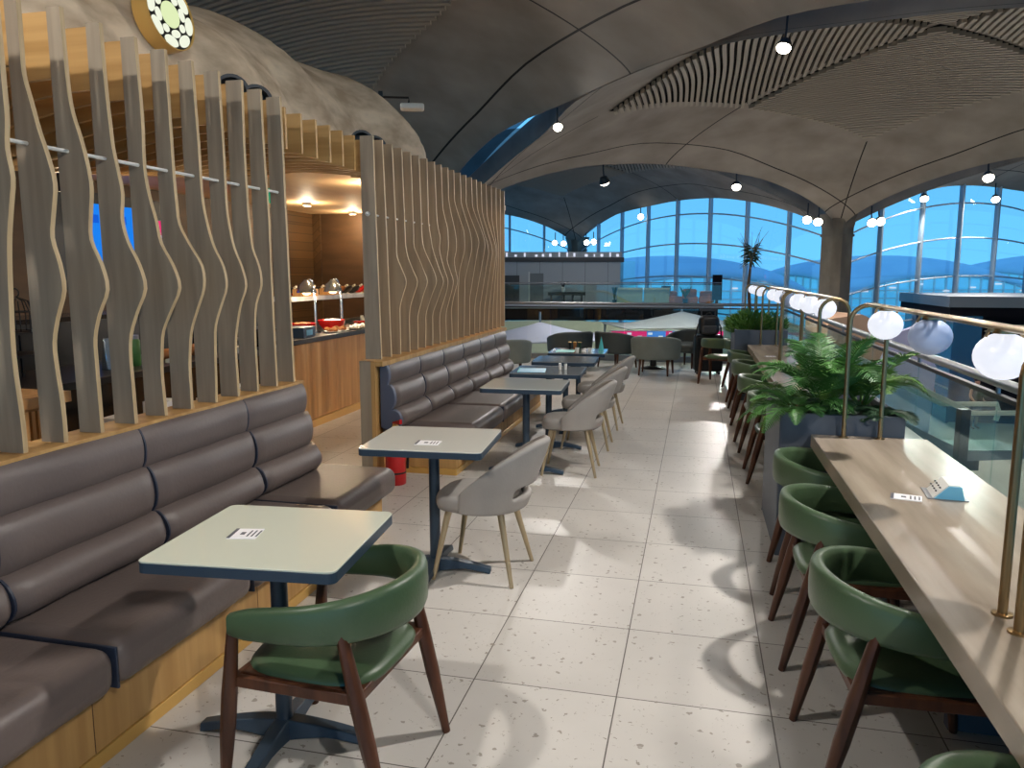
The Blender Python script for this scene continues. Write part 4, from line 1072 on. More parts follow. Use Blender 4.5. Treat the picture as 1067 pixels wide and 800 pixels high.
# canopy fins
cn = thing('wood_canopy', 'canopy of curved amber wood fins over the buffet behind the slat screens', 'canopy', (-2.53, 0, 0))
for k in range(44):
    y = 1.105+.2*k; ph = .55*math.sin(y*.75); pts = []
    n = 30; FL_ = 3.6 if y < 6.5 else .5; xs = [0-FL_*i/n for i in range(n+1)]; AMP = max(.25, min(1, (7.2-y)/3.2))
    low = []
    for x in xs:
        s = -x/3.6; low.append((x, 2.44+.14*min(1, max(0, (y-3.8)/2.4))*min(1, s*4)-.40*AMP*math.sin(PI*min(1, s*1.25+.06*ph))**2*(.55+.45*math.cos(y*.42)**2)+.12*s))
    poly = [(xs[0], 2.69)]+low+[(xs[-1], 2.69)]
    MB().prism(poly, 'y', y-.011, y+.011).build('fin', 'amber', cn)
for x, y in ((-5.58, 10.45), (-5.63, 12.1), (-3.7, 8.4), (-3.7, 10.6)):  # pair nearer the aisle is unseen, added to light the counter front
    t = thing('downlight', 'round downlight in the soffit over the buffet', 'light', (x, y, 2.70), 0, 'downlights over the buffet')
    MB().lathe([(.06, -.05), (.065, 0), (.05, 0), (.05, -.045)], (0, 0, 0), 18).build('housing', 'white', t, smooth=True)
    MB().lathe([(0, -.03), (.05, -.03)], (0, 0, 0), 18).build('lens', 'warmlens', t)
    l = bpy.data.lights.new('lamp', 'POINT'); l.energy = 24; l.color = (1, .80, .54); l.shadow_soft_size = .05
    lo = bpy.data.objects.new('lamp', l); COL.objects.link(lo); lo.parent = t; lo.location = (0, 0, -.16)
for x, y in ((-4.3, 3.0), (-4.3, 4.6), (-4.4, 6.2)):  # hidden lamps added to warm and brighten the fins and counter
    t = thing('downlight', 'small downlight hanging among the canopy fins', 'light', (x, y, 2.30), 0, 'downlights over the buffet')
    MB().lathe([(.04, -.07), (.045, .32), (.0, .32)], (0, 0, 0), 14).build('housing', 'black', t, smooth=True)
    MB().lathe([(0, -.06), (.036, -.06)], (0, 0, 0), 14).build('lens', 'warmlens', t)
    l = bpy.data.lights.new('lamp', 'POINT'); l.energy = 12; l.color = (1, .76, .48); l.shadow_soft_size = .05
    lo = bpy.data.objects.new('lamp', l); COL.objects.link(lo); lo.parent = t; lo.location = (0, 0, -.12)
# the clay mound over the kitchen
mb = MB(); n, m = 90, 22; vs = []
for i in range(n+1):
    y = -1+10.1*i/n; endk = 1-max(0, (y-7.9)/1.2)**2.4*.98 if y > 7.9 else 1
    for j in range(m+1):
        s = j/m
        H = (.72+.10*math.sin(y*1.15+.6)+.07*math.sin(y*2.6)+.05*(y-4)*.35)*max(endk, .05)**.5
        a = PI*s*.62; x = -3.02-.30*(1-math.cos(a))*1.9+.10*math.sin(y*1.7+s*2)+.05*math.sin(y*4.1+s*5)+.025*math.sin(y*9.3+s*11)*math.sin(s*9); z = 2.70+(H+.09)*math.sin(a*.82)**.8
        if j == 0: z = 2.70
        vs.append((x-(1-endk)*.9, y-(1-endk)*.0, z))
fs = [(i*(m+1)+j, (i+1)*(m+1)+j, (i+1)*(m+1)+j+1, i*(m+1)+j+1) for i in range(n) for j in range(m)]
mb.add(vs, fs)
ring0 = [(-6.4, -1, 2.79)]
o = mb.build('wall_mound', 'clay', None, smooth=True, angle=0); struct(o, 'rough clay mound wall rising above the buffet canopy')
sd = o.modifiers.new('thick', 'SOLIDIFY'); sd.thickness = .12; sd.offset = -1
# medallion
t = thing('lit_medallion', 'round lit sign of pale mosaic cells with a gold rim on the clay mound', 'sign', (-2.93, 4.0, 3.11), 0); t.scale = (.9, .9, .9)
ax = Vector((.97, -.04, .12)).normalized(); q_ = Vector((0, 0, 1)).rotation_difference(ax)
def onface(pts, h): return [tuple(q_ @ Vector((p[0], p[1], h))) for p in pts]
mb = MB(); mb.lathe([(.215, -.11), (.215, .0), (.207, .0), (.207, -.11)], (0, 0, 0), 40, axis=ax); mb.build('rim', 'gold', t, smooth=True)
mb = MB(); mb.lathe([(0, -.012), (.207, -.012)], (0, 0, 0), 40, axis=ax); mb.build('backing', 'black', t)
def cellshape(cx_, cy_, a, b, rot, mname, pname='lit_cell'):
    pts = []
    for i in range(20):
        th = 2*PI*i/20; x, y = a*math.cos(th), b*math.sin(th); pts.append((cx_+x*math.cos(rot)-y*math.sin(rot), cy_+x*math.sin(rot)+y*math.cos(rot)))
    o = MB(); lo_, hi_ = onface(pts, -.011), onface(pts, -.004); n = 20
    o.add(lo_+hi_, [tuple(range(n)), tuple(range(2*n-1, n-1, -1))]+[(i, (i+1) % n, (i+1) % n+n, i+n) for i in range(n)]); o.build(pname, mname, t)
cellshape(0, 0, .080, .080, 0, 'cell2')
for k in range(8):
    a = 2*PI*k/8+.2; big = k % 2 == 0
    cellshape(.113*math.cos(a), .113*math.sin(a), .024, .040 if big else .026, a, 'cell')
    a += PI/8; cellshape(.168*math.cos(a), .168*math.sin(a), .033, .058, a, 'cell')
# lamp on the mound end, dark drums on the canopy
t = thing('wall_floodlight', 'small white floodlight on a black arm at the end of the clay mound', 'light', (-3.66, 8.78, 3.60), math.radians(20))
mb = MB(); mb.box(-.05, .0, -.04, .04, -.08, .18); mb.tube([(-.02, 0, .12), (.30, 0, .12), (.30, 0, .06)], .014, 6); mb.build('arm', 'black', t)
MB().box(.20, .48, -.09, .09, -.02, .05).build('head', 'white', t, smooth=True, bevel=.025, seg=3)
for x, y, lab in ((-2.86, 4.45, 'dark round drum light behind the last slats of the nearer screen, front one'), (-2.86, 4.72, 'dark round drum light behind the last slats of the nearer screen, rear one'),
                  (-2.86, 6.35, 'dark round drum light behind the first slats of the farther screen, front one'), (-2.86, 6.62, 'dark round drum light behind the first slats of the farther screen, rear one')):
    t = thing('drum_light', lab, 'light', (x, y, 2.73), 0, 'dark drum lights on the canopy')
    MB().lathe([(.085, -.07), (.105, -.07), (.105, .07), (.085, .07), (.085, -.07)], (0, 0, .045), 24, axis=(.55, -.83, 0)).build('drum', 'darkgrey', t, smooth=True)  # unlit dark ring of an air nozzle

# counters
t = thing('buffet_counter', 'oak fronted buffet counter with a black top seen between the screens', 'counter', (-4.05, 7.1, 0))
MB().box(-.75, 0, 0, 4.6, .09, .93).build('front', 'oakfront', t)
MB().box(-.73, .012, 0, 4.6, 0, .085).build('toe_strip', 'gold', t)
MB().box(-.80, .03, -.02, 4.62, .932, .985).build('counter_top', 'black', t, bevel=.006)
t = thing('service_counter', 'black fronted service counter behind the nearer slat screen', 'counter', (-4.05, 2.6, 0))
MB().box(-.75, 0, 0, 4.45, .0, .90).build('front', 'blackgloss', t)
MB().box(-.8, .03, -.02, 4.46, .90, .95).build('counter_top', 'black', t, bevel=.006)
t = thing('back_cabinet', 'black back cabinet along the kitchen wall behind the nearer slat screen', 'cabinet', (-5.25, 2.4, 0))
MB().box(-.6, 0, 0, 6.4, .08, 1.30).build('body', 'blackgloss', t)
MB().box(-.55, -.04, 0, 6.4, 0, .08).build('plinth', 'black', t)
for k in range(8):
    MB().box(0, .02, .02+k*.8, .78+k*.8, .12, 1.26).build('door', 'black', t, bevel=.003)
t = thing('slatted_stand', 'ribbed light oak stand behind the lower left of the nearer slat screen', 'stand', (-3.35, 2.35, 0))
MB().box(-.45, 0, 0, 1.12, 0, .97).build('body', 'oak', t)
mb = MB()
for k in range(28): mb.box(.0, .018, .02+k*.039, .042+k*.039, .03, .955)
mb.build('ribs', 'oakrib', t)
MB().box(-.47, .025, -.02, 1.14, .97, 1.03).build('top_frame', 'oakrib', t, bevel=.003)
for i, (y, h, w) in enumerate(((3.75, .22, .13), (4.12, .26, .16), (4.62, .20, .11), (4.95, .24, .14), (5.35, .18, .12))):
    t = thing('white_carton', ['low wide', 'tall', 'small', 'medium', 'last'][i]+' white carton on the floor shelf behind the nearer slat screen', 'box', (-3.25, y, .62), random.uniform(-.2, .2), 'white cartons behind the screen')
    MB().box(-.08, .08, -w/2, w/2, 0, h).build('box', 'white', t, bevel=.003); MB().box(.08, .082, -w*.3, w*.3, h*.3, h*.65).build('print', 'tan', t)
t = thing('side_table', 'low black side table holding white cartons behind the slat screen', 'table', (-3.28, 3.6, 0))
MB().box(-.15, .15, 0, 2.0, .585, .62).build('table_top', 'black', t)
for x in (-.12, .12):
    for y in (.06, 1.94): MB().box(x-.015, x+.015, y-.015, y+.015, 0, .585).build('leg', 'black', t)

# televisions on the kitchen wall
t = thing('television', 'wide blue and pink screen on the kitchen wall seen between the slats', 'screen', (-6.58, 6.75, 1.50), 0)
MB().box(-.02, .03, 0, 1.85, 0, 1.06).build('casing', 'black', t)
mb = MB(); mb.box(.03, .034, .40, 1.38, .12, .94); mb.use(1)
for k in range(14): y, z = random.uniform(.42, 1.25), random.uniform(.14, .84); mb.box(.034, .036, y, y+.12, z, z+.09)
mb.use(2); mb.box(.034, .036, .30, .36, .10, .22); mb.box(.034, .036, 1.42, 1.8, .12, .82)
mb.use(3)
for k in range(12): y, z = random.uniform(1.44, 1.75), random.uniform(.14, .78); mb.box(.036, .038, y, y+.05, z, z+.03)
mb.build('picture', ['scr_blue', 'scr_blue2', 'scr_pink', 'scr_white'], t)
# exit sign
t = thing('exit_sign', 'small green and white exit sign glimpsed between the last slats', 'sign', (-4.73, 7.9, 2.53), math.radians(-6))
MB().box(-.14, .14, 0, .03, -.08, .08).build('panel', 'scr_green', t)
mb = MB(); mb.box(-.10, -.03, -.003, 0, -.055, .055); mb.box(.02, .05, -.003, 0, -.05, .02); mb.lathe([(.014, -.0015), (.014, .0015)], (.04, -.002, .038), 10, axis=(0, 1, 0)); mb.build('pictogram', 'scr_white', t)
mb = MB(); mb.tube([(0, .015, .08), (0, .015, .2)], .008, 6); mb.build('hanger', 'steel', t)

# things on the counters
def heat_lamp(label, x, y, dy):
    t = thing('heat_lamp', label, 'lamp', (x, y, .985), 0, 'chrome food lamps on the buffet')
    pts = [(0, dy, 0), (0, dy, .32)]+[(0, dy*.5+dy*.5*math.cos(a), .32+.30*math.sin(a)) for a in [PI*i/12 for i in range(1, 9)]]
    MB().tube(pts, .014, 10).build('arm', 'chrome', t, smooth=True)
    MB().lathe([(.0, .15), (.025, .15), (.035, .13), (.085, .09), (.115, 0), (.108, 0), (.08, .08), (0, .10)], (0, dy*.22, .47), 22).build('shade', 'chrome', t, smooth=True)
    MB().ell((0, dy*.22, .475), .05, .05, .03).build('bulb', 'warmlens', t)
    MB().lathe([(.06, 0), (.06, .012), (0, .012)], (0, dy, 0), 16).build('foot', 'chrome', t)
    l = bpy.data.lights.new('lamp', 'POINT'); l.energy = 14; l.color = (1, .8, .55); l.shadow_soft_size = .05
    lo = bpy.data.objects.new('lamp', l); COL.objects.link(lo); lo.parent = t; lo.location = (0, dy*.22, .40)
heat_lamp('chrome arched food lamp by the screen edge, nearer one', -4.32, 7.95, .25)
heat_lamp('chrome arched food lamp above the red bowl, farther one', -4.32, 8.60, .28)
def bowl(label, x, y, r, h, m, food=None):
    t = thing('serving_bowl', label, 'bowl', (x, y, .985), 0, 'red serving bowls on the buffet')
    MB().lathe([(r*.55, 0), (r*.9, h*.6), (r, h), (r*.95, h), (r*.8, h*.55), (0, .02)], (0, 0, 0), 26).build('bowl', m, t, smooth=True)
    if food:
        mb = MB()
        for k in range(9): a = k*2.4; q = r*.16*math.sqrt(k); mb.ell((q*math.cos(a), q*math.sin(a), h*.92), r*.24, r*.2, r*.13, 8, 5)
        mb.build('food', food, t, smooth=True); bpy.data.objects[-1] if False else None
    return t
bowl('red enamel bowl under the nearer food lamp', -4.35, 7.92, .16, .13, 'redbowl', 'bread')
bowl('bright red enamel bowl under the farther food lamp', -4.33, 8.62, .17, .13, 'redbowl', 'white')
bowl('dark red low dish farther along the buffet', -4.25, 9.5, .20, .06, 'redbowl')
t = thing('display_case', 'small blue lit display box on the buffet edge by the slats', 'box', (-4.22, 7.62, .985), .1)
MB().box(-.14, .12, -.16, .16, 0, .11).build('case', 'slate', t, bevel=.004); MB().box(.12, .122, -.08, .08, .02, .08).build('label', 'skyblue', t)
for k, (x, y) in enumerate(((-4.15, 8.25), (-4.16, 8.5), (-4.14, 8.78), (-4.14, 9.02))):
    t = thing('bread_plate', ['plate of brown rolls', 'plate of crusty bread', 'white plate with napkins', 'stack of white plates'][k]+' along the front of the buffet', 'plate', (x, y, .985), 0, 'plates along the buffet front')
    MB().lathe([(.06, 0), (.105, .02), (.10, .022), (0, .008)], (0, 0, 0), 20).build('plate', 'white', t, smooth=True)
    mb = MB()
    for q in range(5): mb.ell((.05*math.cos(q*1.3), .05*math.sin(q*1.3), .035+.012*(q % 2)), .034, .026, .022, 8, 5)
    mb.build('food', 'bread' if k < 2 else 'white', t, smooth=True)
# shelf at the back with bottles in a rack
t = thing('marble_shelf', 'white marble shelf standing above the back of the buffet', 'shelf', (-4.95, 9.0, 0))
MB().box(-.22, .15, -.5, 3.2, 1.33, 1.39).build('slab', 'marble', t, bevel=.003)
for y in (-.3, 1.2, 2.9): MB().box(-.03, .0, y-.02, y+.02, .985, 1.33).build('post', 'steel', t)
MB().box(-.22, .12, -.45, 3.1, .985, 1.0).build('lower_tray', 'black', t)
tb = None
for k in range(12):
    y = 8.75+k*.24; m = ['black', 'redbowl', 'bread', 'black'][k % 4]
    t = thing('wine_bottle', 'dark bottle lying on the marble shelf behind the buffet', 'bottle', (-4.95, y, 1.425), 0, 'bottles lying on the marble shelf')
    d = Vector((.80, -.45, .35)).normalized()
    MB().lathe([(.0, -.14), (.036, -.14), (.037, .03), (.014, .09), (.013, .16), (0, .16)], (0, 0, .03), 14, axis=d).build('bottle', m, t, smooth=True)
    MB().lathe([(.0148, .11), (.0148, .165), (0, .166)], (0, 0, .03), 12, axis=d).build('capsule', 'cream', t)
for y, w in ((9.6, .36), (10.3, .3)):
    t = thing('wooden_crate', 'small tan wooden crate on the '+('near' if y < 10 else 'far')+' part of the marble shelf', 'crate', (-4.86, y-.9, 1.39), 0, 'wooden crates on the shelf')
    mb = MB(); mb.box(-.02, .12, 0, w, 0, .02); mb.box(.11, .13, 0, w, 0, .09); mb.box(-.02, .13, -.012, 0, 0, .09); mb.box(-.02, .13, w, w+.012, 0, .09); mb.build('crate', 'oakrib', t)
for k, y in enumerate((10.3, 10.7)):
    t = thing('price_card', 'white price card standing at the back of the buffet, '+['nearer', 'farther'][k]+' one', 'card', (-4.72, y, .985), 0, 'price cards on the buffet')
    MB().hexa([(0, 0, 0), (.04, 0, 0), (.04, .09, 0), (0, .09, 0)], [(.0, 0, .09), (.005, 0, .09), (.005, .09, .09), (0, .09, .09)]).build('card', 'white', t)
t = thing('framed_menu', 'black framed menu board standing near the farther screen on the buffet', 'frame', (-4.4, 10.35, .985), .3)
MB().box(0, .015, -.11, .11, 0, .36).build('frame', 'black', t); MB().box(.015, .017, -.095, .095, .02, .34).build('sheet', 'printgrey', t)
# behind the nearer screen
t = thing('display_rack', 'black two tier display rack on the service counter behind the left slats', 'rack', (-4.42, 4.05, .95))
mb = MB(); mb.box(-.15, .15, -.28, .34, .17, .185); mb.box(-.15, .15, -.28, .34, .32, .335); mb.build('shelf', 'black', t)
for x in (-.14, .14):
    for y in (-.27, .33): MB().box(x-.008, x+.008, y-.008, y+.008, 0, .335).build('post', 'black', t)
t = thing('wire_birdcage', 'black wire birdcage on top of the display rack', 'birdcage', (-4.40, 4.22, 1.285))
mb = MB()
for k in range(10):
    a = 2*PI*k/10; mb.tube([(.10*math.cos(a), .10*math.sin(a), 0), (.10*math.cos(a), .10*math.sin(a), .13), (.07*math.cos(a), .07*math.sin(a), .20), (0, 0, .23)], .004, 5)
for z in (.0, .13): mb.tube([(.10*math.cos(2*PI*i/20), .10*math.sin(2*PI*i/20), z) for i in range(20)], .004, 5, closed=True)
mb.build('bars', 'black', t); MB().tube(arc((0, 0, .255), .028, -PI/2, PI, 10), .005, 6).build('hook', 'black', t)
items = [('snack_bag', 'shiny silver snack bag on the service counter by the second slat', 'bag', -4.3, 4.95, 'chrome', .10, .24), ('snack_bag', 'red and dark snack bag on the display rack', 'bag', -4.34, 4.0, 'redbowl', .07, .13),
         ('glass_jar', 'jar of green sweets on the service counter behind the third slat', 'jar', -4.3, 5.15, 'leaf', .06, .24), ('bread_loaf', 'brown loaf on the service counter behind the fourth slat', 'bread', -4.3, 5.55, 'bread', .10, .10),
         ('bread_loaf', 'brown loaf on the service counter behind the fifth slat', 'bread', -4.3, 5.95, 'bread', .10, .11), ('napkin_stack', 'stack of white napkins on the service counter behind the fourth slat', 'napkins', -4.12, 5.45, 'white', .07, .03),
         ('napkin_stack', 'stack of white napkins on the service counter behind the sixth slat', 'napkins', -4.12, 6.3, 'white', .07, .05), ('glass_jar', 'teal jar on the service counter behind the seventh slat', 'jar', -4.2, 6.6, 'turq', .04, .12),
         ('coffee_tin', 'dark tin on the service counter behind the eighth slat', 'tin', -4.2, 6.85, 'blackgloss', .06, .2)]
for nm, lab, cat, x, y, m, r, h in items:
    z = .95 if not (nm == 'snack_bag' and m == 'redbowl') else 1.135
    t = thing(nm, lab, cat, (x, y, z), random.uniform(-.3, .3))
    if nm in ('snack_bag',): MB().hexa([(-.02, -r, 0), (.05, -r, 0), (.05, r, 0), (-.02, r, 0)], [(.005, -r*.9, h), (.015, -r*.9, h), (.015, r*.9, h), (.005, r*.9, h)]).build('bag', m, t, bevel=.012)
    elif nm == 'bread_loaf': MB().ell((0, 0, h*.48), r*.7, r*1.2, h*.5).build('loaf', m, t, smooth=True)
    elif nm == 'napkin_stack': MB().box(-r, r, -r, r, 0, h).build('napkins', m, t)
    else:
        MB().lathe([(r*.95, 0), (r, .01), (r, h*.8), (r*.8, h*.88), (0, h*.88)], (0, 0, 0), 18).build('jar', m, t, smooth=True)
        MB().lathe([(r*.85, h*.88), (r*.85, h), (0, h)], (0, 0, 0), 18).build('lid', 'steel', t)
# ---------------------------------------------------------------- opposite mezzanine with the grey kiosk
FZ = .30
def poly_slab(name, pts, z0, z1, m, lab):
    q = [rf(*p) for p in pts]; mb = MB(); mb.prism([(v.x, v.y) for v in q], 'z', z0, z1); o = mb.build(name, m); struct(o, lab); return o
poly_slab('floor_far', [(-14, 33.5), (9.2, 33.5), (8.6, 35.8), (4.2, 45), (-14, 39.5)], FZ-.10, FZ, 'midgrey', 'floor of the opposite gallery carrying the grey kiosk')
poly_slab('floor_far_edge', [(-14, 33.7), (9.0, 33.7), (8.5, 35.7), (4.1, 44.6), (-14, 39.3)], FZ-.62, FZ-.10, 'shopblack', 'dark edge of the opposite gallery floor')
def at(r, fd, z): v = rf(r, fd); return (v.x, v.y, z)
kt = thing('kiosk', 'grey panelled kiosk with a flat roof on the opposite gallery', 'kiosk', at(0, 36.9, FZ), YAW)
mb = MB(); mb.box(-9, 5.15, 0, 2.4, 0, 2.02)
mb.build('wall', 'kiosk', kt)
mb = MB()
for k in range(13): x = -8.4+k*1.08; mb.box(x-.012, x+.012, -.006, 0, 0, 1.95)
mb.build('panel_joint', 'midgrey', kt)
MB().box(-9, 5.3, -.15, 2.4, 1.95, 2.16).build('roof_band', 'darkgrey', kt)
MB().box(-9, 5.2, -.08, 2.3, 2.16, 2.42).build('parapet', 'kiosk', kt)
mb = MB()
for k in range(22): x = -3.4+k*.40+random.uniform(-.1, .1); mb.box(x, x+random.uniform(.05, .14), -.12, -.09, 2.2, 2.2+random.uniform(.08, .2))
mb.build('roof_lamp', 'scr_white', kt)
d = MB(); d.box(.85, 1.5, -.03, 0, 0, 1.42); d.build('door', 'midgrey', kt); MB().box(.78, .85, -.06, 0, 0, 1.48).build('door_frame', 'white', kt)
MB().box(-.35, .35, -.22, -.02, 0, 1.32).build('dark_cabinet', 'darkgrey', kt)
MB().box(5.16, 5.9, .3, .33, 0, 2.0).build('glass_screen', 'railglass', kt)
t = thing('television', 'blue television picture on the wall of the far grey kiosk', 'screen', at(-.75, 36.8, FZ+1.05), YAW)
MB().box(-.75, .0, 0, .05, 0, .62).build('casing', 'black', t)
mb = MB(); mb.box(-.72, -.03, -.006, 0, .03, .59); mb.use(1); mb.box(-.30, -.06, -.01, -.006, .10, .30); mb.use(2); mb.lathe([(.06, -.002), (.06, .002)], (-.42, -.009, .40), 12, axis=(0, 1, 0)); mb.prism([(-.58, .05), (-.32, .05), (-.38, .32), (-.47, .34)], 'y', -.011, -.006)
mb.build('picture', ['scr_blue2', 'scr_pink', 'scr_lb'], t)
t = thing('service_shelf', 'white service shelf left on the front of the far grey kiosk', 'shelf', at(-1.4, 36.5, FZ), YAW)
MB().box(-.9, .98, 0, .35, .62, .72).build('shelf', 'white', t); MB().box(-.9, .98, .1, .35, 0, .62).build('front', 'midgrey', t)
for k, x in enumerate((-.6, -.1, .6)):
    t = thing('bar_stool', ['left', 'middle', 'right'][k]+' dark stool in front of the white shelf of the far kiosk', 'stool', at(-1.4+x, 36.1, FZ), YAW, 'stools at the far kiosk')
    MB().box(-.18, .18, -.16, .16, .40, .46).build('seat', 'black', t)
    mb = MB(); mb.tube([(0, 0, 0), (0, 0, .42)], .03, 8); mb.lathe([(.16, 0), (.16, .02), (0, .03)], (0, 0, 0), 12); mb.build('pedestal', 'steel', t)
t = thing('black_table', 'long black table with dark chairs in front of the far kiosk', 'table', at(2.6, 35.6, FZ), YAW)
MB().box(-.95, .75, -.3, .3, .42, .56).build('table_top', 'black', t)
for x in (-.8, -.2, .2, .6): MB().box(x-.03, x+.03, -.25, .25, 0, .42).build('leg', 'black', t)
t = thing('white_vase', 'white vase with dark stems on the long black table', 'vase', at(2.35, 35.55, FZ+.56), YAW)
MB().lathe([(.06, 0), (.11, .1), (.10, .2), (.05, .24), (.0, .24)], (0, 0, 0), 16).build('vase', 'white', t, smooth=True)
mb = MB()
for k in range(9): a = k*.7; mb.tube([(0, 0, .2), (.12*math.cos(a), .12*math.sin(a), .42), (.25*math.cos(a), .25*math.sin(a), .46)], .02, 5)
mb.build('stems', 'black', t)
t = thing('room_divider', 'beige two panel divider right of the far grey kiosk', 'divider', at(4.7, 34.6, FZ), YAW)
MB().box(0, 1.15, -.03, .03, .0, .78).build('panel', 'beige', t, bevel=.02); MB().box(1.2, 2.35, -.03, .03, .0, .78).build('panel', 'beige', t, bevel=.02)
t = thing('potted_plant', 'thin dark plant at the left end of the beige divider', 'plant', at(4.55, 34.3, FZ), YAW)
MB().lathe([(.08, 0), (.11, .25), (0, .25)], (0, 0, 0), 12).build('pot', 'black', t)
mb = MB()
for k in range(14): a = k*2.4; mb.tube([(0, 0, .2), (.05*math.cos(a), .05*math.sin(a), .55), (.12*math.cos(a), .12*math.sin(a), .8)], .02, 4)
mb.build('foliage', 'leafd', t)
for k, r in enumerate((7.3, 8.02, 8.72)):
    t = thing('orange_armchair', ['left', 'middle', 'right'][k]+' rounded orange armchair on the opposite gallery before the glass', 'chair', at(r, 34.7, FZ), YAW+[.5, 0, -.4][k], 'orange armchairs on the opposite gallery')
    MB().box(-.3, .3, -.3, .25, .08, .40).build('seat', 'orange', t, smooth=True, bevel=.10, seg=4, angle=0)
    MB().box(-.33, .33, .15, .34, .1, .62+.1*(k == 1)).build('backrest', 'orange', t, smooth=True, bevel=.12, seg=4, angle=0)
    for x in (-.2, .2): MB().box(x-.03, x+.03, -.2, .2, 0, .1).build('leg', 'black', t)
t = thing('potted_plant', 'pale green plant between the orange armchairs', 'plant', at(7.65, 34.1, FZ), YAW)
MB().lathe([(.09, 0), (.12, .3), (0, .3)], (0, 0, 0), 12).build('pot', 'black', t)
mb = MB()
for k in range(26):
    a = k*2.4; d_ = Vector((math.cos(a)*.5, math.sin(a)*.5, 1)).normalized(); p = Vector((0, 0, .3)); s_ = d_.orthogonal().normalized()*.04; mb.add([p, p+d_*.3+s_, p+d_*.62, p+d_*.3-s_], [(0, 1, 2, 3)])
mb.build('foliage', 'leafy', t)
t = thing('display_pillar', 'tall dark display pillar at the right end of the opposite gallery', 'display', at(9.0, 33.95, FZ), YAW)
MB().box(-.2, .2, -.06, .06, .25, 1.35).build('screen', 'shopblack', t); MB().box(-.05, .05, -.05, .05, 0, .25).build('foot', 'darkgrey', t)
t = thing('upright_sign', 'small dark sign between the divider and the orange armchairs', 'sign', at(6.95, 34.9, FZ), YAW)
MB().box(-.2, .2, -.04, .04, .3, .85).build('screen', 'shopblack', t); MB().box(-.04, .04, -.03, .03, 0, .3).build('foot', 'darkgrey', t)
p0, p1 = rf(-14, 33.6), rf(9.1, 33.6)
balustrade('glass balustrade along the front of the opposite gallery', (p0.x, p0.y), (p1.x, p1.y), 10, 1.0, FZ)

# ---------------------------------------------------------------- the hall one level below
def tent(label, r, fd, w, d, z0, z1, m, rz=0):
    t = thing('tent_canopy', label, 'canopy', at(r, fd, LOW), YAW+rz, 'fabric canopies on the level below')
    n = 16; vs = []; fs = []
    for j in range(n+1):
        for i in range(n+1):
            u, v = -1+2*i/n, -1+2*j/n; q = max(abs(u), abs(v)); rr = min(1, math.hypot(u, v))
            z = z0+(z1-z0)*(1-rr)**1.35+(z0-.5-z0)*0; vs.append((u*w/2, v*d/2, z))
    for j in range(n):
        for i in range(n): fs.append((j*(n+1)+i, j*(n+1)+i+1, (j+1)*(n+1)+i+1, (j+1)*(n+1)+i))
    o = MB().add(vs, fs).build('fabric', m, t, smooth=True, angle=0); sd = o.modifiers.new('thick', 'SOLIDIFY'); sd.thickness = .05
    for x in (-1, 1):
        for y in (-1, 1): MB().tube([(x*w*.48, y*d*.48, 0), (x*w*.48, y*d*.48, z0)], .05, 8).build('pole', 'steel', t)
    MB().tube([(0, 0, z0), (0, 0, z1+.35)], .04, 8).build('mast', 'steel', t)
tent('lavender fabric canopy below the grey kiosk at left', 1.0, 27.3, 5.4, 3.6, 2.95, 3.5, 'lavender', .3)
tent('white pointed fabric canopy below the orange armchairs', 6.75, 30.6, 5.6, 3.4, 3.2, 3.72, 'canopy', .15)
tent('pale fabric canopy left of the lavender one', -4.6, 29.5, 4.4, 2.4, 3.05, 3.4, 'canopy', .5)
t = thing('curved_wall', 'cream curved shop wall on the level below behind the canopies', 'wall', at(1.4, 33.0, LOW), YAW)
mb = MB(); vs = []
for i in range(25):
    u = -1+2*i/24; x = u*9; y = .0-1.2*u*u; vs += [(x, y, 0), (x, y, 3.05+.15*math.cos(u*3)), (x, y+.3, 3.05+.15*math.cos(u*3)), (x, y+.3, 0)]
fs = []
for i in range(24):
    for e_ in range(4): fs.append((i*4+e_, i*4+(e_+1) % 4, (i+1)*4+(e_+1) % 4, (i+1)*4+e_))
fs += [(0, 1, 2, 3), (96, 97, 98, 99)]
mb.add(vs, fs).build('panel', 'cream', t, smooth=True, angle=40)
t = thing('digital_banner', 'long pink and blue lit banner on the level below behind the tub chairs', 'screen', at(4.8, 24.2, LOW), YAW)
MB().box(-1.7, 1.9, 0, .12, 2.80, 3.42).build('casing', 'white', t)
mb = MB()
for k, (x0, x1, m) in enumerate(((-1.66, -.55, 0), (-.55, .05, 1), (.05, .25, 2), (.25, .85, 1), (.85, 1.86, 0))): mb.use(m); mb.box(x0, x1, -.01, 0, 2.83, 3.39)
mb.use(3)
for k in range(10): x = -1.5+k*.33; mb.box(x, x+.14, -.014, -.01, 3.18+.1*(k % 2), 3.25+.1*(k % 2))
mb.build('picture', ['scr_pink', 'scr_lb', 'scr_pink', 'scr_white'], t)
for x in (-1.4, 1.6): MB().box(x-.05, x+.05, .02, .1, 0, 2.8).build('post', 'steel', t)
# dark shop to the right
sh = thing('dark_shop', 'dark shop box with shelves and a flat roof on the level below at right', 'shop', at(17.35, 26.0, LOW), YAW-.22)
MB().box(-2.1, 14, .35, 6, 0, 4.0).build('wall', 'shopblack', sh)
MB().box(-2.4, 14.3, -.1, 6.3, 4.05, 4.42).build('roof', 'midgrey', sh); MB().box(-2.35, 14.2, -.05, 6.2, 3.75, 4.05).build('fascia', 'shopblack', sh)
MB().box(-2.2, -2.12, .0, 6, 0, 3.75).build('side_glazing', 'navyglass', sh); MB().box(-2.1, -1.2, .28, .34, 0, 3.75).build('front_glazing', 'navyglass', sh)
for z in (2.1, 2.6, 3.2, 3.4): MB().box(-1.1, 5.5 if z > 3 else 1.5, .1, .34, z, z+.05).build('shelf', 'beige', sh)
mb = MB()
for z in (1.2, 2.0, 2.8): mb.box(-2.24, -2.2, 0, 6, z, z+.04)
mb.build('glazing_bar', 'mullion', sh)
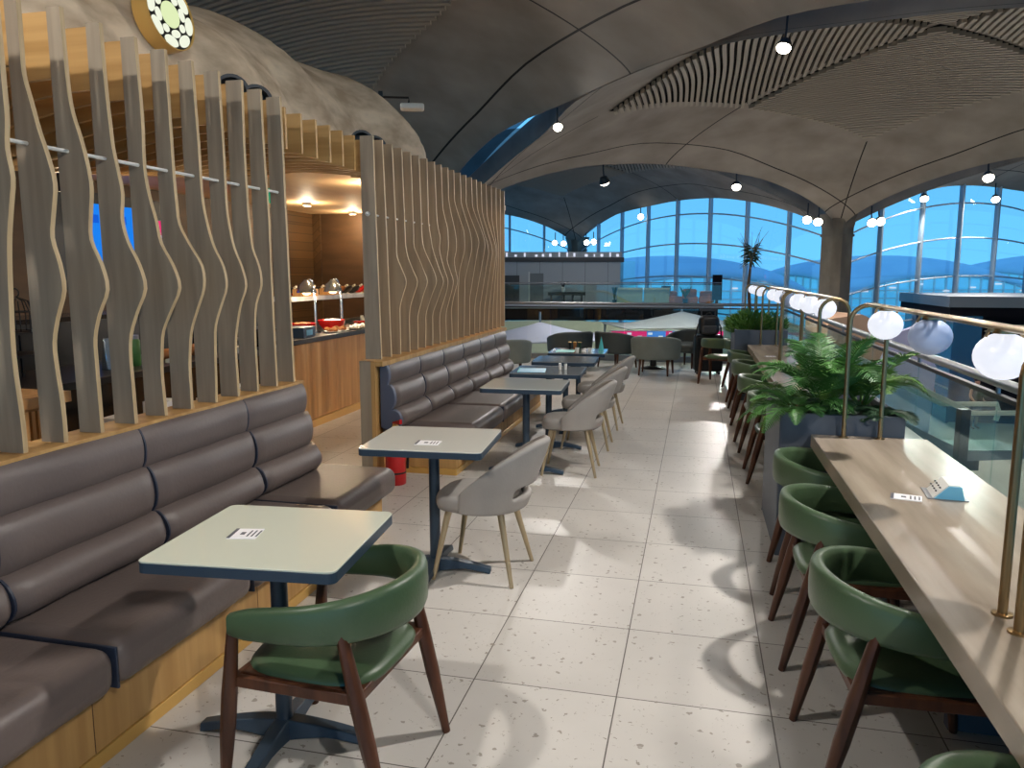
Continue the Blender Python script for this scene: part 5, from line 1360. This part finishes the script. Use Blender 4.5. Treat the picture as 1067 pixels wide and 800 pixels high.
MB().box(2.6, 4.0, .2, .34, .2, 2.5).build('door_panel', 'darkgrey', sh)
mb = MB(); mb.box(-2.9, -2.3, 4.2, 4.26, 2.2, 2.7); mb.build('side_screen', 'scr_blue2', sh)
t = thing('tan_stand', 'tan curved stand right of the column on the level below', 'stand', at(11.4, 25.5, LOW), YAW)
mb = MB(); mb.prism([(-1.0, 0), (1.5, 0), (1.4, 3.3), (.2, 3.85), (-.9, 3.7)], 'y', 0, 2); mb.build('panel', 'tan', t)
t = thing('white_sail', 'white slanted fin beside the tan stand on the level below', 'panel', at(12.2, 24.6, LOW), YAW)
MB().prism([(-1.3, 0), (1.4, 0), (1.5, 2.2), (.7, 3.5), (.1, 3.3)], 'y', 0, .2).build('panel', 'lavender', t)
# escalator with glass sides
es = thing('escalator', 'escalator with pale glass sides seen through the balustrade at right', 'escalator', at(9.1, 17.2, LOW+.75), YAW)
MB().prism([(-4.2, 2.5), (-3.2, 2.5), (.9, .55), (2.3, .55), (2.3, .35), (.8, .3), (-3.4, 2.2), (-4.2, 2.2)], 'y', -.55, .55).build('truss', 'midgrey', es)
for s_ in (-.6, .6):
    MB().prism([(-4.2, 2.5), (-3.2, 2.5), (.9, .55), (2.3, .55), (2.3, 1.35), (1.0, 1.35), (-3.1, 3.3), (-4.2, 3.3)], 'y', s_-.02, s_+.02).build('glass_side', 'railglass', es)
    MB().tube([(-4.2, s_, 3.33), (-3.1, s_, 3.33), (1.0, s_, 1.40), (2.3, s_, 1.40), (2.36, s_, 1.2), (2.3, s_, 1.0)], .06, 8).build('handrail', 'cream', es, smooth=True)
MB().box(1.2, 1.5, -.2, .2, 0, .35).build('foot', 'darkgrey', es)
t = thing('dark_post', 'dark grey post standing on the level below, seen through the balustrade', 'post', at(9.2, 15.4, LOW), YAW)
MB().box(-.10, .10, -.10, .10, .02, 2.45).build('shaft', 'darkgrey', t, bevel=.01); MB().box(-.3, .3, -.22, .22, 0, .03).build('base_plate', 'steel', t)

# people on the level below
def person(label, r, fd, rz, top, hair='hair'):
    p = at(r, fd, LOW); root = thing('person', label, 'person', p, rz)
    J = {'pel': (0, 0, .95, .135), 'ch': (0, .01, 1.25, .15), 'nk': (0, .01, 1.47, .06), 'hd0': (0, .02, 1.56, .085), 'hd1': (0, .02, 1.68, .085)}
    for s_, q in ((1, 'l'), (-1, 'r')):
        J['hp'+q] = (s_*.09, 0, .90, .09); J['kn'+q] = (s_*.10, .02, .50, .062); J['an'+q] = (s_*.10, -.02, .08, .042); J['to'+q] = (s_*.11, .14, .035, .036)
        J['sh'+q] = (s_*.18, 0, 1.40, .06); J['el'+q] = (s_*.23, -.02, 1.12, .044); J['wr'+q] = (s_*.21, .14, .96, .03); J['ha'+q] = (s_*.19, .22, .95, .034)
    E_ = [('pel', 'ch'), ('ch', 'nk'), ('nk', 'hd0'), ('hd0', 'hd1')]
    for q in 'lr': E_ += [('pel', 'hp'+q), ('hp'+q, 'kn'+q), ('kn'+q, 'an'+q), ('an'+q, 'to'+q), ('ch', 'sh'+q), ('sh'+q, 'el'+q), ('el'+q, 'wr'+q), ('wr'+q, 'ha'+q)]
    ks = list(J); me = bpy.data.meshes.new('body'); me.from_pydata([J[k][:3] for k in ks], [(ks.index(a), ks.index(b)) for a, b in E_], [])
    me.materials.append(MT['skin']); o = bpy.data.objects.new('body', me); COL.objects.link(o); o.parent = root
    sk = o.modifiers.new('skin', 'SKIN'); o.modifiers.new('sub', 'SUBSURF').render_levels = 2
    for i, k in enumerate(ks): me.skin_vertices[0].data[i].radius = (J[k][3], J[k][3]*(.75 if k in ('pel', 'ch') else 1))
    me.skin_vertices[0].data[0].use_root = True; sk.use_smooth_shade = True
    MB().lathe([(.19, .86), (.2, 1.0), (.215, 1.3), (.2, 1.42), (.08, 1.50)], (0, 0, 0), 18).build('shirt', top, root, smooth=True)
    MB().lathe([(.17, .45), (.195, .87)], (0, 0, 0), 18).build('trousers', 'darkgrey', root, smooth=True)
    MB().ell((0, -.005, 1.69), .098, .105, .10).build('hair', hair, root, smooth=True)
person('person in a dark top standing before the dark shop on the level below', 14.0, 25.6, YAW+PI*.9, 'black')
person('person in a black top leaning at the dark shop shelves, farther right', 15.6, 25.5, YAW+PI*1.1, 'shopblack')
bpy.context.view_layer.update()
